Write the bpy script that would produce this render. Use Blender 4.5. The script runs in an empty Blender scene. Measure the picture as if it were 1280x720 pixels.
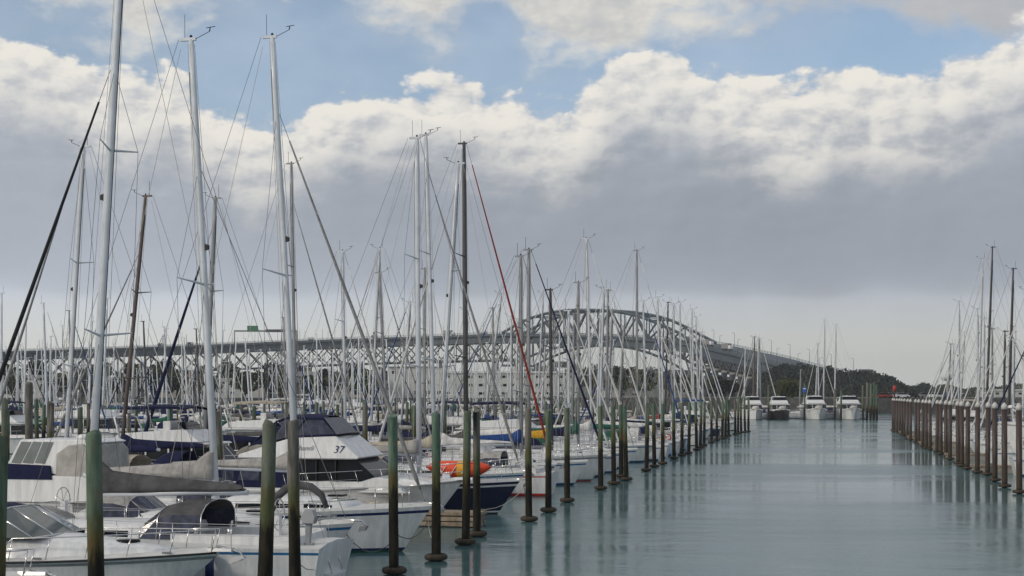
import bpy, math, random
from mathutils import Vector, Matrix
R = math.radians
rnd = random.Random(7)
sc = bpy.context.scene
COL = sc.collection

# ------------------------------------------------------------------ camera
F = 1777.8            # focal length in pixels of a 1280 wide picture
H = 5.1               # eye height above the water
HOR = 494.0
cd = bpy.data.cameras.new('camera'); cam = bpy.data.objects.new('camera', cd); COL.objects.link(cam)
cam.location = (0, 0, H); cam.rotation_euler = (R(90), 0, 0)
cd.sensor_width = 36; cd.lens = 50; cd.shift_y = (HOR - 360) / 1280; cd.clip_start = 0.3; cd.clip_end = 30000
sc.camera = cam
sc.view_settings.view_transform = 'Standard'; sc.view_settings.look = 'None'
sc.view_settings.exposure = 0.10; sc.view_settings.gamma = 1

# ------------------------------------------------------------------ sun and sky
SUN = Vector((-0.78, -0.42, 0.42)).normalized()       # towards the sun
sl = bpy.data.lights.new('sun', 'SUN'); so = bpy.data.objects.new('sun', sl); COL.objects.link(so)
sl.energy = 1.25; sl.angle = R(7); sl.color = (1, .90, .76)
so.rotation_euler = SUN.to_track_quat('Z', 'Y').to_euler()
SUN_EL = math.asin(SUN.z); SUN_ROT = math.atan2(SUN.x, SUN.y)

class NT:
    """small helper for writing node trees"""
    def __init__(s, tree): s.t = tree; s.n = tree.nodes; s.l = tree.links
    def new(s, typ, **kw):
        n = s.n.new(typ)
        for k, v in kw.items(): setattr(n, k, v)
        return n
    def put(s, sock, v):
        if isinstance(v, bpy.types.NodeSocket): s.l.new(v, sock)
        elif v is not None:
            if sock.type == 'RGBA' and hasattr(v, '__len__') and len(v) == 3: v = (*v, 1)
            sock.default_value = v
    def math(s, op, a, b=None, c=None, clamp=False):
        n = s.new('ShaderNodeMath', operation=op, use_clamp=clamp)
        s.put(n.inputs[0], a); s.put(n.inputs[1], b)
        if c is not None: s.put(n.inputs[2], c)
        return n.outputs[0]
    def vmath(s, op, a, b=None):
        n = s.new('ShaderNodeVectorMath', operation=op); s.put(n.inputs[0], a)
        if b is not None: s.put(n.inputs[1], b)
        return n.outputs[0]
    def mix(s, f, a, b, blend='MIX'):
        n = s.new('ShaderNodeMix', data_type='RGBA', blend_type=blend)
        s.put(n.inputs[0], f); s.put(n.inputs[6], a); s.put(n.inputs[7], b)
        return n.outputs[2]
    def noise(s, vec, scale, detail=4, rough=.55, dist=0):
        n = s.new('ShaderNodeTexNoise'); s.put(n.inputs['Vector'], vec)
        n.inputs['Scale'].default_value = scale; n.inputs['Detail'].default_value = detail
        n.inputs['Roughness'].default_value = rough; n.inputs['Distortion'].default_value = dist
        return n.outputs[0]
    def ss(s, v, a, b, lo=0., hi=1.):
        n = s.new('ShaderNodeMapRange', interpolation_type='SMOOTHSTEP'); s.put(n.inputs[0], v)
        n.inputs[1].default_value = a; n.inputs[2].default_value = b; n.inputs[3].default_value = lo; n.inputs[4].default_value = hi
        return n.outputs[0]
    def curve(s, v, pts, x0, x1, y0, y1):
        """float curve through pts (x, y) given in real units"""
        m = s.new('ShaderNodeMapRange'); s.put(m.inputs[0], v); m.inputs[1].default_value = x0; m.inputs[2].default_value = x1
        n = s.new('ShaderNodeFloatCurve'); s.l.new(m.outputs[0], n.inputs[1])
        c = n.mapping.curves[0]
        q = [((x - x0) / (x1 - x0), (y - y0) / (y1 - y0)) for x, y in pts]
        c.points[0].location = q[0]; c.points[1].location = q[-1]
        for p in q[1:-1]: c.points.new(*p)
        n.mapping.update()
        o = s.new('ShaderNodeMapRange'); s.l.new(n.outputs[0], o.inputs[0]); o.inputs[3].default_value = y0; o.inputs[4].default_value = y1
        return o.outputs[0]

def make_world():
    w = bpy.data.worlds.new('World'); sc.world = w; w.use_nodes = True
    t = NT(w.node_tree); t.n.clear()
    out = t.new('ShaderNodeOutputWorld')
    sky = t.new('ShaderNodeTexSky', sky_type='NISHITA', sun_disc=False, sun_elevation=SUN_EL, sun_rotation=SUN_ROT)
    sky.air_density = 1.0; sky.dust_density = 1.5; sky.ozone_density = 1.5
    b1 = t.new('ShaderNodeBackground'); t.l.new(sky.outputs[0], b1.inputs[0]); b1.inputs[1].default_value = 0.12
    d = t.new('ShaderNodeTexCoord').outputs['Generated']
    sx = t.new('ShaderNodeSeparateXYZ'); t.l.new(d, sx.inputs[0])
    az = t.math('ARCTAN2', sx.outputs[0], sx.outputs[1]); el = t.math('ARCSINE', sx.outputs[2])
    co = t.new('ShaderNodeCombineXYZ'); t.l.new(az, co.inputs[0]); t.l.new(t.math('MULTIPLY', el, 1.7), co.inputs[1])
    p = co.outputs[0]
    A = lambda px: (px - 640) / F
    E = lambda py: (HOR - py) / F * .985
    def pts(l): return [(math.atan(A(x)), E(y)) for x, y in l]
    # upper edge of the big cloud bank, lower edge of the clouds above it
    e1 = [(-220, 70), (-60, 60), (0, 62), (70, 78), (130, 98), (210, 96), (265, 125), (340, 150), (400, 118), (480, 98), (560, 95), (620, 108), (690, 124), (740, 96), (790, 58), (850, 58), (885, 88), (950, 96), (1000, 112), (1060, 94), (1120, 112), (1180, 96), (1225, 70), (1280, 50), (1500, 60)]
    e2 = [(-220, 20), (-60, 22), (0, 26), (60, 40), (100, 46), (150, 62), (200, 48), (240, 22), (290, -12), (400, -30), (450, -8), (500, 22), (560, 36), (595, 12), (618, -10), (640, 24), (665, 60), (720, 64), (770, 52), (850, 46), (900, 24), (960, 12), (1040, 26), (1120, 34), (1200, 44), (1250, 62), (1290, 75), (1500, 60)]
    X0, X1, Y0, Y1 = -.46, .46, .0, .34
    ed1 = t.curve(az, [(X0, E(66))] + pts(e1) + [(X1, E(60))], X0, X1, Y0, Y1)
    ed2 = t.curve(az, [(X0, E(20))] + pts(e2) + [(X1, E(60))], X0, X1, Y0, Y1)
    warp = t.noise(p, 11, 3, .5)
    wn = t.new('ShaderNodeTexNoise'); t.l.new(p, wn.inputs['Vector']); wn.inputs['Scale'].default_value = 22; wn.inputs['Detail'].default_value = 3
    pw = t.vmath('ADD', p, t.vmath('MULTIPLY', t.vmath('SUBTRACT', wn.outputs['Color'], (.5, .5, .5)), (.022, .022, 0)))
    def puff(q, scale, det):
        v = t.new('ShaderNodeTexVoronoi', feature='SMOOTH_F1', voronoi_dimensions='2D'); t.put(v.inputs['Vector'], q)
        v.inputs['Scale'].default_value = scale; v.inputs['Smoothness'].default_value = .45; v.inputs['Randomness'].default_value = 1
        v.inputs['Detail'].default_value = det; v.inputs['Roughness'].default_value = .5; v.inputs['Lacunarity'].default_value = 2.3
        if hasattr(v, 'normalize'): v.normalize = True
        return v.outputs['Distance']
    nA = t.noise(p, 13, 4, .5, .1); nB = t.noise(p, 60, 5, .55, .1)
    pf = puff(pw, 21, 3.0); q2 = t.vmath('ADD', pw, (-.0065, .0100, 0)); pf2 = puff(q2, 21, 3.0)
    nz = t.math('ADD', t.math('MULTIPLY', t.math('SUBTRACT', nA, .5), .055), t.math('ADD', t.math('MULTIPLY', t.math('SUBTRACT', .42, pf), .050), t.math('MULTIPLY', t.math('SUBTRACT', nB, .5), .014)))
    dep = t.math('ADD', t.math('SUBTRACT', t.math('SUBTRACT', ed1, .009), el), nz)          # depth below the top edge
    m1 = t.ss(dep, -.003, .0075)
    nz2 = t.math('ADD', t.math('MULTIPLY', t.math('SUBTRACT', nA, .5), .11), t.math('MULTIPLY', t.math('SUBTRACT', t.noise(p, 34, 5, .6), .5), .05))
    dep2 = t.math('ADD', t.math('SUBTRACT', el, t.math('SUBTRACT', ed2, .014)), nz2)
    m2 = t.ss(dep2, -.018, .028, 0, .95)
    # relief: cloud thickness here against the thickness a little nearer the light (up and left)
    nA2 = t.noise(t.vmath('ADD', p, (-.008, .012, 0)), 13, 4, .5, .1); nB2 = t.noise(t.vmath('ADD', p, (-.002, .003, 0)), 60, 5, .55, .1)
    rel = t.math('ADD', t.math('MULTIPLY', t.math('SUBTRACT', pf2, pf), 1.15), t.math('ADD', t.math('MULTIPLY', t.math('SUBTRACT', nA, nA2), 1.0), t.math('MULTIPLY', t.math('SUBTRACT', nB, nB2), .35)))
    lit = t.ss(t.math('SUBTRACT', dep, t.math('MULTIPLY', rel, .045)), .080, .012)        # bright near the top edge
    # the body of the bank: grey by height, lighter by the horizon
    body = t.curve(t.math('ADD', el, t.math('MULTIPLY', t.math('SUBTRACT', warp, .5), .022)),
                   [(0, .56), (.02, .57), (.045, .54), (.064, .495), (.074, .39), (.095, .34), (.14, .34), (.18, .38), (.23, .45), (.4, .45)], 0, .4, 0, 1)
    leftish = t.ss(az, .06, -.30)
    body = t.math('ADD', body, t.math('MULTIPLY', leftish, t.ss(el, .21, .07, .0, .105)))
    body = t.math('ADD', body, t.math('MULTIPLY', t.math('SUBTRACT', t.noise(p, 7, 4, .5), .5), .07))
    body = t.math('ADD', body, t.math('MULTIPLY', rel, t.ss(el, .07, .2, .02, .12)))
    low = t.ss(el, .085, .03)
    tint = t.mix(low, (.935, 1.02, 1.165), (1.03, 1.05, 1.0))
    bodyc = t.vmath('MULTIPLY', tint, None)
    cmb = t.new('ShaderNodeCombineXYZ')
    for i in range(3): t.l.new(body, cmb.inputs[i])
    bodyc = t.vmath('MULTIPLY', cmb.outputs[0], tint)
    topc = t.mix(t.ss(rel, -.30, .12), (.55, .56, .58), (.83, .795, .725))
    c1 = t.mix(t.math('MULTIPLY', lit, .92), bodyc, topc)
    upd = t.ss(t.math('SUBTRACT', dep2, t.math('MULTIPLY', rel, .10)), .0, .10)
    rightish = t.ss(az, .12, .22)
    upc = t.mix(upd, t.mix(t.ss(rel, -.3, .2), (.56, .55, .53), (.73, .70, .63)), (.50, .50, .50))
    upc = t.mix(t.math('MULTIPLY', rightish, .75), upc, (.40, .405, .43))
    c = t.mix(m1, upc, c1)
    cov = t.math('MAXIMUM', m1, m2)
    thin = t.math('SUBTRACT', 1, cov); c = t.mix(t.math('MULTIPLY', thin, .85), c, (.46, .56, .71)); cov = t.math('MAXIMUM', cov, t.ss(t.noise(p, 9, 4, .55), .25, .75, .18, .50))
    # high overhead and behind the camera: broken cloud over blue
    hi = t.math('MAXIMUM', t.ss(el, .36, .5), t.ss(t.math('ABSOLUTE', az), .46, .6))
    pv = t.noise(d, 3.2, 6, .55)
    covh = t.ss(pv, .40, .56)
    colh = t.mix(t.ss(pv, .5, .7), (.66, .64, .6), (.40, .41, .43))
    colh = t.mix(t.ss(el, .26, .08), colh, (.36, .37, .385))
    covh = t.math('MAXIMUM', covh, t.ss(el, .26, .08))
    cov = t.math('ADD', t.math('MULTIPLY', cov, t.math('SUBTRACT', 1, hi)), t.math('MULTIPLY', covh, hi))
    c = t.mix(hi, c, colh)
    b2 = t.new('ShaderNodeBackground'); t.l.new(c, b2.inputs[0]); b2.inputs[1].default_value = 1.0
    mx = t.new('ShaderNodeMixShader'); t.l.new(cov, mx.inputs[0]); t.l.new(b1.outputs[0], mx.inputs[1]); t.l.new(b2.outputs[0], mx.inputs[2])
    t.l.new(mx.outputs[0], out.inputs[0])
make_world()

# ------------------------------------------------------------------ materials
MATS = {}
def pm(name, build):
    if name in MATS: return MATS[name]
    m = bpy.data.materials.new(name); m.use_nodes = True
    t = NT(m.node_tree); b = t.n['Principled BSDF']
    build(t, b); MATS[name] = m
    return m
def obco(t): return t.new('ShaderNodeTexCoord').outputs['Object']
def bump(t, b, h, strength=.3, dist=.02):
    n = t.new('ShaderNodeBump'); n.inputs['Strength'].default_value = strength; n.inputs['Distance'].default_value = dist
    t.l.new(h, n.inputs['Height']); t.l.new(n.outputs[0], b.inputs['Normal'])
def varied(name, col, var=.12, scale=2.5, rough=.5, metal=0, bmp=0, bscale=30, spec=.5, streak=False, coat=0):
    def f(t, b):
        o = obco(t); v = o
        if streak:
            mp = t.new('ShaderNodeMapping'); t.l.new(o, mp.inputs[0]); mp.inputs['Scale'].default_value = (3, 3, .35); v = mp.outputs[0]
        n = t.noise(v, scale, 5, .6)
        lo = tuple(c * (1 - var) for c in col); hi = tuple(min(1, c * (1 + var)) for c in col)
        t.l.new(t.mix(t.ss(n, .3, .7), lo, hi), b.inputs['Base Color'])
        b.inputs['Roughness'].default_value = rough; b.inputs['Metallic'].default_value = metal
        b.inputs['Specular IOR Level'].default_value = spec
        if coat: b.inputs['Coat Weight'].default_value = coat; b.inputs['Coat Roughness'].default_value = .08
        if bmp: bump(t, b, t.noise(o, bscale, 4, .6), bmp, .01)
    return pm(name, f)
gel = lambda n, c: varied('gelcoat_' + n, c, .12, 1.6, .3, streak=True, coat=.15)
canvas = lambda n, c: varied('canvas_' + n, c, .25, 3.5, .85, bmp=.9, bscale=5, spec=.2)
HULLC = {'white': (.70, .715, .73), 'cream': (.66, .63, .55), 'navy': (.010, .014, .05), 'dark green': (.015, .06, .04), 'pale blue': (.32, .45, .6), 'grey': (.38, .41, .45), 'dark': (.028, .024, .028)}
COVC = {'navy': (.011, .015, .052), 'light grey': (.34, .335, .325), 'dark grey': (.085, .085, .09), 'blue': (.02, .06, .21), 'beige': (.40, .365, .30), 'white': (.62, .62, .62), 'green': (.02, .10, .07), 'black': (.028, .03, .034), 'yellow': (.60, .33, .03), 'red': (.22, .035, .028)}
hullm = lambda c: gel(c.replace(' ', '_'), HULLC[c])
covm = lambda c: canvas(c.replace(' ', '_'), COVC[c])
WHITE = gel('white', HULLC['white'])
DECK = varied('deck_white', (.60, .61, .60), .1, 2, .55, bmp=.15, bscale=60)
DECKG = varied('deck_nonslip', (.50, .50, .48), .1, 4, .7)
ANTI = {'blue': varied('antifoul_blue', (.01, .12, .30), .2, 3, .7), 'red': varied('antifoul_red', (.30, .025, .02), .2, 3, .7),
        'dark': varied('antifoul_dark', (.012, .022, .035), .2, 3, .7), 'green': varied('antifoul_green', (.01, .07, .05), .2, 3, .7)}
ALU = varied('mast_aluminium', (.60, .645, .70), .1, 1.2, .38, .12)
ALUW = varied('mast_white', (.66, .69, .73), .08, 1.2, .35)
ALUD = varied('mast_dark', (.060, .060, .066), .2, 1.2, .4)
WOOD = varied('mast_timber', (.125, .092, .082), .25, 3, .45, streak=True)
GREYM = varied('mast_grey', (.30, .31, .33), .12, 1.5, .45, .3)
MASTM = {'white': ALUW, 'silver': ALU, 'black': ALUD, 'timber': WOOD, 'grey': GREYM}
STEEL = varied('stainless', (.62, .62, .62), .1, 5, .22, .9)
WIRE = varied('wire', (.20, .20, .21), .1, 5, .4, .6)
ROPE = varied('rope_pale', (.50, .47, .40), .2, 20, .9)
ROPED = varied('rope_dark', (.05, .05, .06), .2, 20, .9)
GLASS = varied('tinted_glass', (.008, .011, .015), .2, 1.5, .10, spec=.16)
CLEAR = varied('clear_vinyl', (.035, .042, .075), .5, 4, .2, bmp=.6, bscale=5, spec=.4)
BLACK = varied('rubber_black', (.018, .018, .02), .2, 6, .7)
TEAK = varied('teak', (.24, .15, .085), .3, 8, .6, streak=False)
FEND = varied('fender_white', (.58, .58, .56), .1, 3, .4)
NAVYP = varied('paint_navy', (.01, .02, .10), .15, 3, .35)
REDP = varied('paint_red', (.42, .03, .02), .15, 3, .4)
ORANGE = varied('plastic_orange', (.75, .075, .02), .08, 4, .35)
YELLOW = varied('plastic_yellow', (.72, .36, .03), .08, 4, .35)
PLANK = varied('dock_timber', (.26, .21, .155), .35, 5, .85, bmp=.4, bscale=20)
CONC = varied('concrete', (.27, .265, .25), .2, 1.2, .85, bmp=.3, bscale=8)
SEAW = varied('seawall_stone', (.055, .056, .055), .45, .8, .9, bmp=.8, bscale=2)
BRIDGE = varied('bridge_paint', (.048, .070, .092), .16, .08, .55)
BRIDGED = varied('bridge_steel', (.038, .048, .058), .2, .1, .6)
PIERC = varied('pier_concrete', (.24, .24, .235), .2, .15, .8)
GREENS = varied('sign_green', (.02, .16, .08), .1, 1, .5)
BLUES = varied('sign_blue', (.02, .11, .45), .1, 1, .5)

def pile_green(name='treated_timber_pile', grey=False):
    def f(t, b):
        o = obco(t); s = t.new('ShaderNodeSeparateXYZ'); t.l.new(o, s.inputs[0])
        r = t.new('ShaderNodeObjectInfo').outputs['Random']
        sh = t.new('ShaderNodeCombineXYZ'); t.l.new(t.math('MULTIPLY', r, 37), sh.inputs[0]); t.l.new(t.math('MULTIPLY', r, 11), sh.inputs[2])
        q = t.vmath('ADD', o, sh.outputs[0])
        mp = t.new('ShaderNodeMapping'); t.l.new(q, mp.inputs[0]); mp.inputs['Scale'].default_value = (7, 7, 1.2)
        n1 = t.noise(mp.outputs[0], 1, 5, .65); n2 = t.noise(q, 1.6, 4, .6)
        z = t.math('ADD', s.outputs[2], t.math('MULTIPLY', t.math('SUBTRACT', n1, .5), 1.5))
        top = t.mix(t.ss(n1, .3, .7), t.mix(r, (.048, .098, .074), (.064, .092, .058)), t.mix(r, (.125, .20, .155), (.155, .185, .128)))
        top = t.mix(t.ss(n2, .48, .72), top, (.15, .15, .105))
        top = t.mix(t.ss(r, .80, .86), top, t.mix(n1, (.07, .07, .06), (.22, .215, .19)))
        if grey: top = t.mix(t.ss(n1, .3, .7), (.075, .073, .066), (.19, .185, .165))
        mid = t.mix(t.ss(n2, .35, .65), (.10, .075, .030), (.075, .095, .045))
        low = t.mix(t.ss(n1, .4, .7), (.010, .010, .008), (.034, .028, .016))
        c = t.mix(t.ss(z, 3.35, 2.75), top, mid); c = t.mix(t.ss(z, 2.55, 2.15), c, low)
        t.l.new(c, b.inputs['Base Color']); b.inputs['Roughness'].default_value = .85; b.inputs['Specular IOR Level'].default_value = .25
        bump(t, b, n1, .6, .03)
    return pm(name, f)
PILE = pile_green(); GPILE = pile_green('weathered_timber_pile', True)
def pile_steel():
    def f(t, b):
        o = obco(t); s = t.new('ShaderNodeSeparateXYZ'); t.l.new(o, s.inputs[0])
        r = t.new('ShaderNodeObjectInfo').outputs['Random']
        mp = t.new('ShaderNodeMapping'); t.l.new(o, mp.inputs[0]); mp.inputs['Scale'].default_value = (6, 6, .8)
        n = t.noise(mp.outputs[0], 1.3, 5, .6)
        c = t.mix(t.ss(n, .3, .7), (.022, .016, .016), (.072, .046, .037))
        z = t.math('ADD', s.outputs[2], t.math('MULTIPLY', n, .8))
        c = t.mix(t.ss(z, 1.9, .7), c, (.085, .060, .042)); c = t.mix(t.ss(z, .8, .4), c, (.02, .02, .016))
        t.l.new(c, b.inputs['Base Color']); b.inputs['Roughness'].default_value = .55
    return pm('steel_sleeved_pile', f)
PILES = pile_steel()
CAPM = varied('pile_cap', (.52, .51, .49), .15, 5, .5)

def water_mat():
    def f(t, b):
        g = t.new('ShaderNodeTexCoord').outputs['Object']
        n0 = t.noise(g, .05, 3, .5)
        t.l.new(t.mix(n0, (.064, .136, .146), (.080, .164, .176)), b.inputs['Base Color'])
        b.inputs['IOR'].default_value = 1.33; b.inputs['Specular IOR Level'].default_value = .5
        mq = t.new('ShaderNodeMapping'); t.l.new(g, mq.inputs[0]); mq.inputs['Scale'].default_value = (.35, 1.6, 1); mq.inputs['Rotation'].default_value = (0, 0, .12)
        calm = t.ss(t.noise(mq.outputs[0], .045, 4, .55, .4), .38, .66)
        t.l.new(t.math('ADD', .10, t.math('MULTIPLY', calm, .12)), b.inputs['Roughness'])
        mp = t.new('ShaderNodeMapping'); t.l.new(g, mp.inputs[0]); mp.inputs['Scale'].default_value = (.7, 1.15, 1); mp.inputs['Rotation'].default_value = (0, 0, .35)
        w1 = t.noise(mp.outputs[0], 2.4, 3, .5, .4); w2 = t.noise(mp.outputs[0], .6, 2, .5)
        h = t.math('ADD', t.math('MULTIPLY', w1, .28), w2)
        h = t.math('MULTIPLY', h, t.math('ADD', .35, t.math('MULTIPLY', calm, 1.0)))
        bump(t, b, h, .30, .10)
    return pm('harbour_water', f)

# ------------------------------------------------------------------ mesh helper
class MB:
    def __init__(s): s.v = []; s.f = []; s.m = []; s.sm = []; s.mats = []
    def mi(s, m):
        if m not in s.mats: s.mats.append(m)
        return s.mats.index(m)
    def add(s, vs, fs, mat, smooth=False):
        o = len(s.v); s.v += [tuple(v) for v in vs]; k = s.mi(mat)
        for f in fs: s.f.append(tuple(i + o for i in f)); s.m.append(k); s.sm.append(smooth)
        return s
    def box(s, x0, x1, y0, y1, z0, z1, mat):
        vs = [(x, y, z) for z in (z0, z1) for y in (y0, y1) for x in (x0, x1)]
        return s.add(vs, [(0, 2, 3, 1), (4, 5, 7, 6), (0, 1, 5, 4), (2, 6, 7, 3), (0, 4, 6, 2), (1, 3, 7, 5)], mat)
    def tube(s, pts, rad, mat, n=6, cap=True, flat=1.0):
        pts = [Vector(p) for p in pts]; rs = rad if hasattr(rad, '__len__') else [rad] * len(pts)
        vs = []
        for i, p in enumerate(pts):
            d = (pts[min(i + 1, len(pts) - 1)] - pts[max(i - 1, 0)]).normalized()
            a = Vector((0, 1, 0)) if abs(d.y) < .9 else Vector((1, 0, 0))
            u = (a - d * a.dot(d)).normalized(); w = d.cross(u)
            for k in range(n):
                t = 2 * math.pi * k / n
                vs.append(p + u * math.cos(t) * rs[i] * flat + w * math.sin(t) * rs[i])
        fs = [(i * n + k, i * n + (k + 1) % n, (i + 1) * n + (k + 1) % n, (i + 1) * n + k) for i in range(len(pts) - 1) for k in range(n)]
        s.add(vs, fs, mat, n > 4)
        if cap:
            o = len(s.v) - len(vs); k_ = s.mi(mat)
            for f in (tuple(range(n - 1, -1, -1)), tuple((len(pts) - 1) * n + k for k in range(n))): s.f.append(tuple(i + o for i in f)); s.m.append(k_); s.sm.append(False)
        return s
    def prism(s, prof, w0, w1, mat, z0=None, z1=None, yc=0):
        """side profile (x, z), half width w0 at the lowest point going to w1 at the highest"""
        zs = [z for x, z in prof]; z0 = min(zs) if z0 is None else z0; z1 = max(zs) if z1 is None else z1
        wf = lambda z: w0 + (w1 - w0) * (z - z0) / max(1e-6, z1 - z0)
        n = len(prof)
        vs = [(x, yc + wf(z), z) for x, z in prof] + [(x, yc - wf(z), z) for x, z in prof]
        ar = sum(prof[i][0] * prof[(i + 1) % n][1] - prof[(i + 1) % n][0] * prof[i][1] for i in range(n))
        L = tuple(range(n)); Rr = tuple(range(2 * n - 1, n - 1, -1))
        fs = [L[::-1] if ar > 0 else L, Rr[::-1] if ar > 0 else Rr]
        for i in range(n):
            j = (i + 1) % n; q = (i, j, n + j, n + i)
            fs.append(q if ar > 0 else q[::-1])
        return s.add(vs, fs, mat)
    def loft(s, secs, mat, closed=False, cap=False, smooth=True, rowm=None):
        n = len(secs[0]); o = len(s.v); s.v += [tuple(p) for sec in secs for p in sec]
        m = n if closed else n - 1
        for i in range(len(secs) - 1):
            for k in range(m):
                s.f.append((o + i * n + k, o + (i + 1) * n + k, o + (i + 1) * n + (k + 1) % n, o + i * n + (k + 1) % n))
                s.m.append(s.mi(rowm[k] if rowm else mat)); s.sm.append(smooth)
        if cap:
            for b, rev in ((o, 0), (o + (len(secs) - 1) * n, 1)):
                f = tuple(range(b, b + n)); s.f.append(f[::-1] if rev else f); s.m.append(s.mi(mat)); s.sm.append(False)
        return s
    def ball(s, c, r, mat, n=8, m=5, sz=1.0):
        secs = []
        for i in range(m + 1):
            t = math.pi * i / m
            secs.append([(c[0] + r * math.sin(t) * math.cos(2 * math.pi * k / n), c[1] + r * math.sin(t) * math.sin(2 * math.pi * k / n), c[2] + r * sz * math.cos(t)) for k in range(n)])
        return s.loft(secs, mat, closed=True)
    def build(s, name, parent=None, loc=None, rz=0, bevel=0):
        me = bpy.data.meshes.new(name); me.from_pydata(s.v, [], s.f)
        for m in s.mats: me.materials.append(m)
        me.polygons.foreach_set('material_index', s.m); me.polygons.foreach_set('use_smooth', s.sm)
        me.update()
        o = bpy.data.objects.new(name, me); COL.objects.link(o)
        if parent: o.parent = parent
        if loc: o.location = loc
        o.rotation_euler.z = rz
        if bevel:
            b = o.modifiers.new('bevel', 'BEVEL'); b.width = bevel; b.segments = 2; b.limit_method = 'ANGLE'; b.angle_limit = R(25)
        return o
def tag(o, label=None, cat=None, group=None, kind=None):
    if label: o['label'] = label
    if cat: o['category'] = cat
    if group: o['group'] = group
    if kind: o['kind'] = kind
    return o
def empty(name, loc=(0, 0, 0), rz=0):
    o = bpy.data.objects.new(name, None); COL.objects.link(o); o.location = loc; o.rotation_euler.z = rz; o.empty_display_size = .2
    return o
def copy_tree(o, parent=None):
    c = o.copy(); COL.objects.link(c); c.parent = parent
    for ch in o.children: copy_tree(ch, c)
    return c

# ------------------------------------------------------------------ layout: rows run at AL to the right of the view
AL = math.atan((1037 - 640) / F); CA, SA = math.cos(AL), math.sin(AL)
def TN(T, n): return (T * SA - n * CA, T * CA + n * SA)            # along the fairway, to its left
def Tof(px, n):
    k = (640 - px) / F; d = n / (CA * k + SA); return (d - n * SA) / CA
def pxof(X, Y): return 640 + F * X / Y
def P(px, py, d): return ((px - 640) / F * d, d, H + (HOR - py) / F * d)
def Wd(py): return F * H / (py - HOR)                                # distance of a waterline seen at py

# ------------------------------------------------------------------ setting
def ngrid(name, xs, ys, zf, mat):
    m = MB(); nx = len(xs)
    vs = [(x, y, zf(x, y)) for y in ys for x in xs]
    fs = [(j * nx + i, j * nx + i + 1, (j + 1) * nx + i + 1, (j + 1) * nx + i) for j in range(len(ys) - 1) for i in range(nx - 1)]
    m.add(vs, fs, mat, True); return m.build(name)
w = MB().add([(-2800, -60, 0), (2800, -60, 0), (2800, 3200, 0), (-2800, 3200, 0)], [(0, 1, 2, 3)], water_mat()).build('water')
tag(w, kind='structure')
GRND = varied('shore_ground', (.075, .085, .05), .4, .03, .95)
LAND_Z = 4.3
def land():
    m = MB()
    out = [(-900, 450), (-60, 432), (70, 412), (85, 396), (600, 380), (2600, 420)]
    back = [(-900, 640), (-60, 640), (70, 640), (85, 640), (600, 640), (2600, 640)]
    vs = [(x, y, LAND_Z) for x, y in out] + [(x, y, LAND_Z) for x, y in back] + [(x, y - .8, -1.) for x, y in out]
    n = len(out)
    m.add(vs, [(i, i + 1, n + i + 1, n + i) for i in range(n - 1)], GRND)
    m.add(vs, [(2 * n + i, 2 * n + i + 1, i + 1, i) for i in range(n - 1)], SEAW)
    tag(m.build('ground'), kind='structure')
land()
def bumpf(x, c, w): return math.exp(-((x - c) / w) ** 2)
def hill_r(x, y):       # wooded headland right of the bridge
    return -3 + 18.3 * max(0, 1 - ((x - 168) / 42) ** 4) * bumpf(y, 760, 60) * (1 + .14 * math.sin(x * .06))
def lin(a, b, n): return [a + (b - a) * i / (n - 1) for i in range(n)]
HM = varied('hill_ground', (.035, .05, .025), .4, .02, .95)
tag(ngrid('hill', lin(95, 260, 34), lin(640, 900, 16), hill_r, HM), kind='structure')
def far_h(x, y): return -3 + (20 + 9 * math.sin(x * .0045 + 1) + 4 * math.sin(x * .013)) * bumpf(y, 2100, 300) * (1 - .78 * (1 if x > 420 else max(0, (x - 250) / 170)))
tag(ngrid('hills', lin(-1500, 2600, 90), lin(1500, 2700, 10), far_h, HM), kind='structure')

# ------------------------------------------------------------------ trees
def leafmat(name, a, b_):
    def f(t, b):
        o = t.new('ShaderNodeNewGeometry').outputs['Position']; n = t.noise(o, .35, 4, .6)
        t.l.new(t.mix(t.ss(n, .3, .7), a, b_), b.inputs['Base Color']); b.inputs['Roughness'].default_value = .7; b.inputs['Specular IOR Level'].default_value = .2
    return pm(name, f)
LEAF = [leafmat('foliage_dark', (.010, .018, .014), (.021, .033, .021)), leafmat('foliage_mid', (.03, .05, .02), (.065, .09, .035)),
        leafmat('foliage_olive', (.045, .055, .02), (.095, .105, .04))]
BARK = varied('bark', (.09, .07, .05), .3, 3, .9)
def leaves(m, c, r, n, size, mat, rng):
    vs = []; fs = []
    for i in range(n):
        u = rng.uniform(-1, 1); th = rng.uniform(0, 6.283); q = math.sqrt(1 - u * u); k = rng.uniform(.55, 1.05)
        p = Vector((c[0] + r[0] * q * math.cos(th) * k, c[1] + r[1] * q * math.sin(th) * k, c[2] + r[2] * u * k))
        a = Vector((rng.gauss(0, 1), rng.gauss(0, 1), rng.gauss(0, 1))).normalized(); b = a.orthogonal().normalized(); s = size * rng.uniform(.6, 1.3)
        cc = a.cross(b); o = len(vs)
        vs += [p + b * s, p + cc * s * .7, p - b * s, p - cc * s * .7]; fs.append((o, o + 1, o + 2, o + 3))
    m.add(vs, fs, mat)
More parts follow.
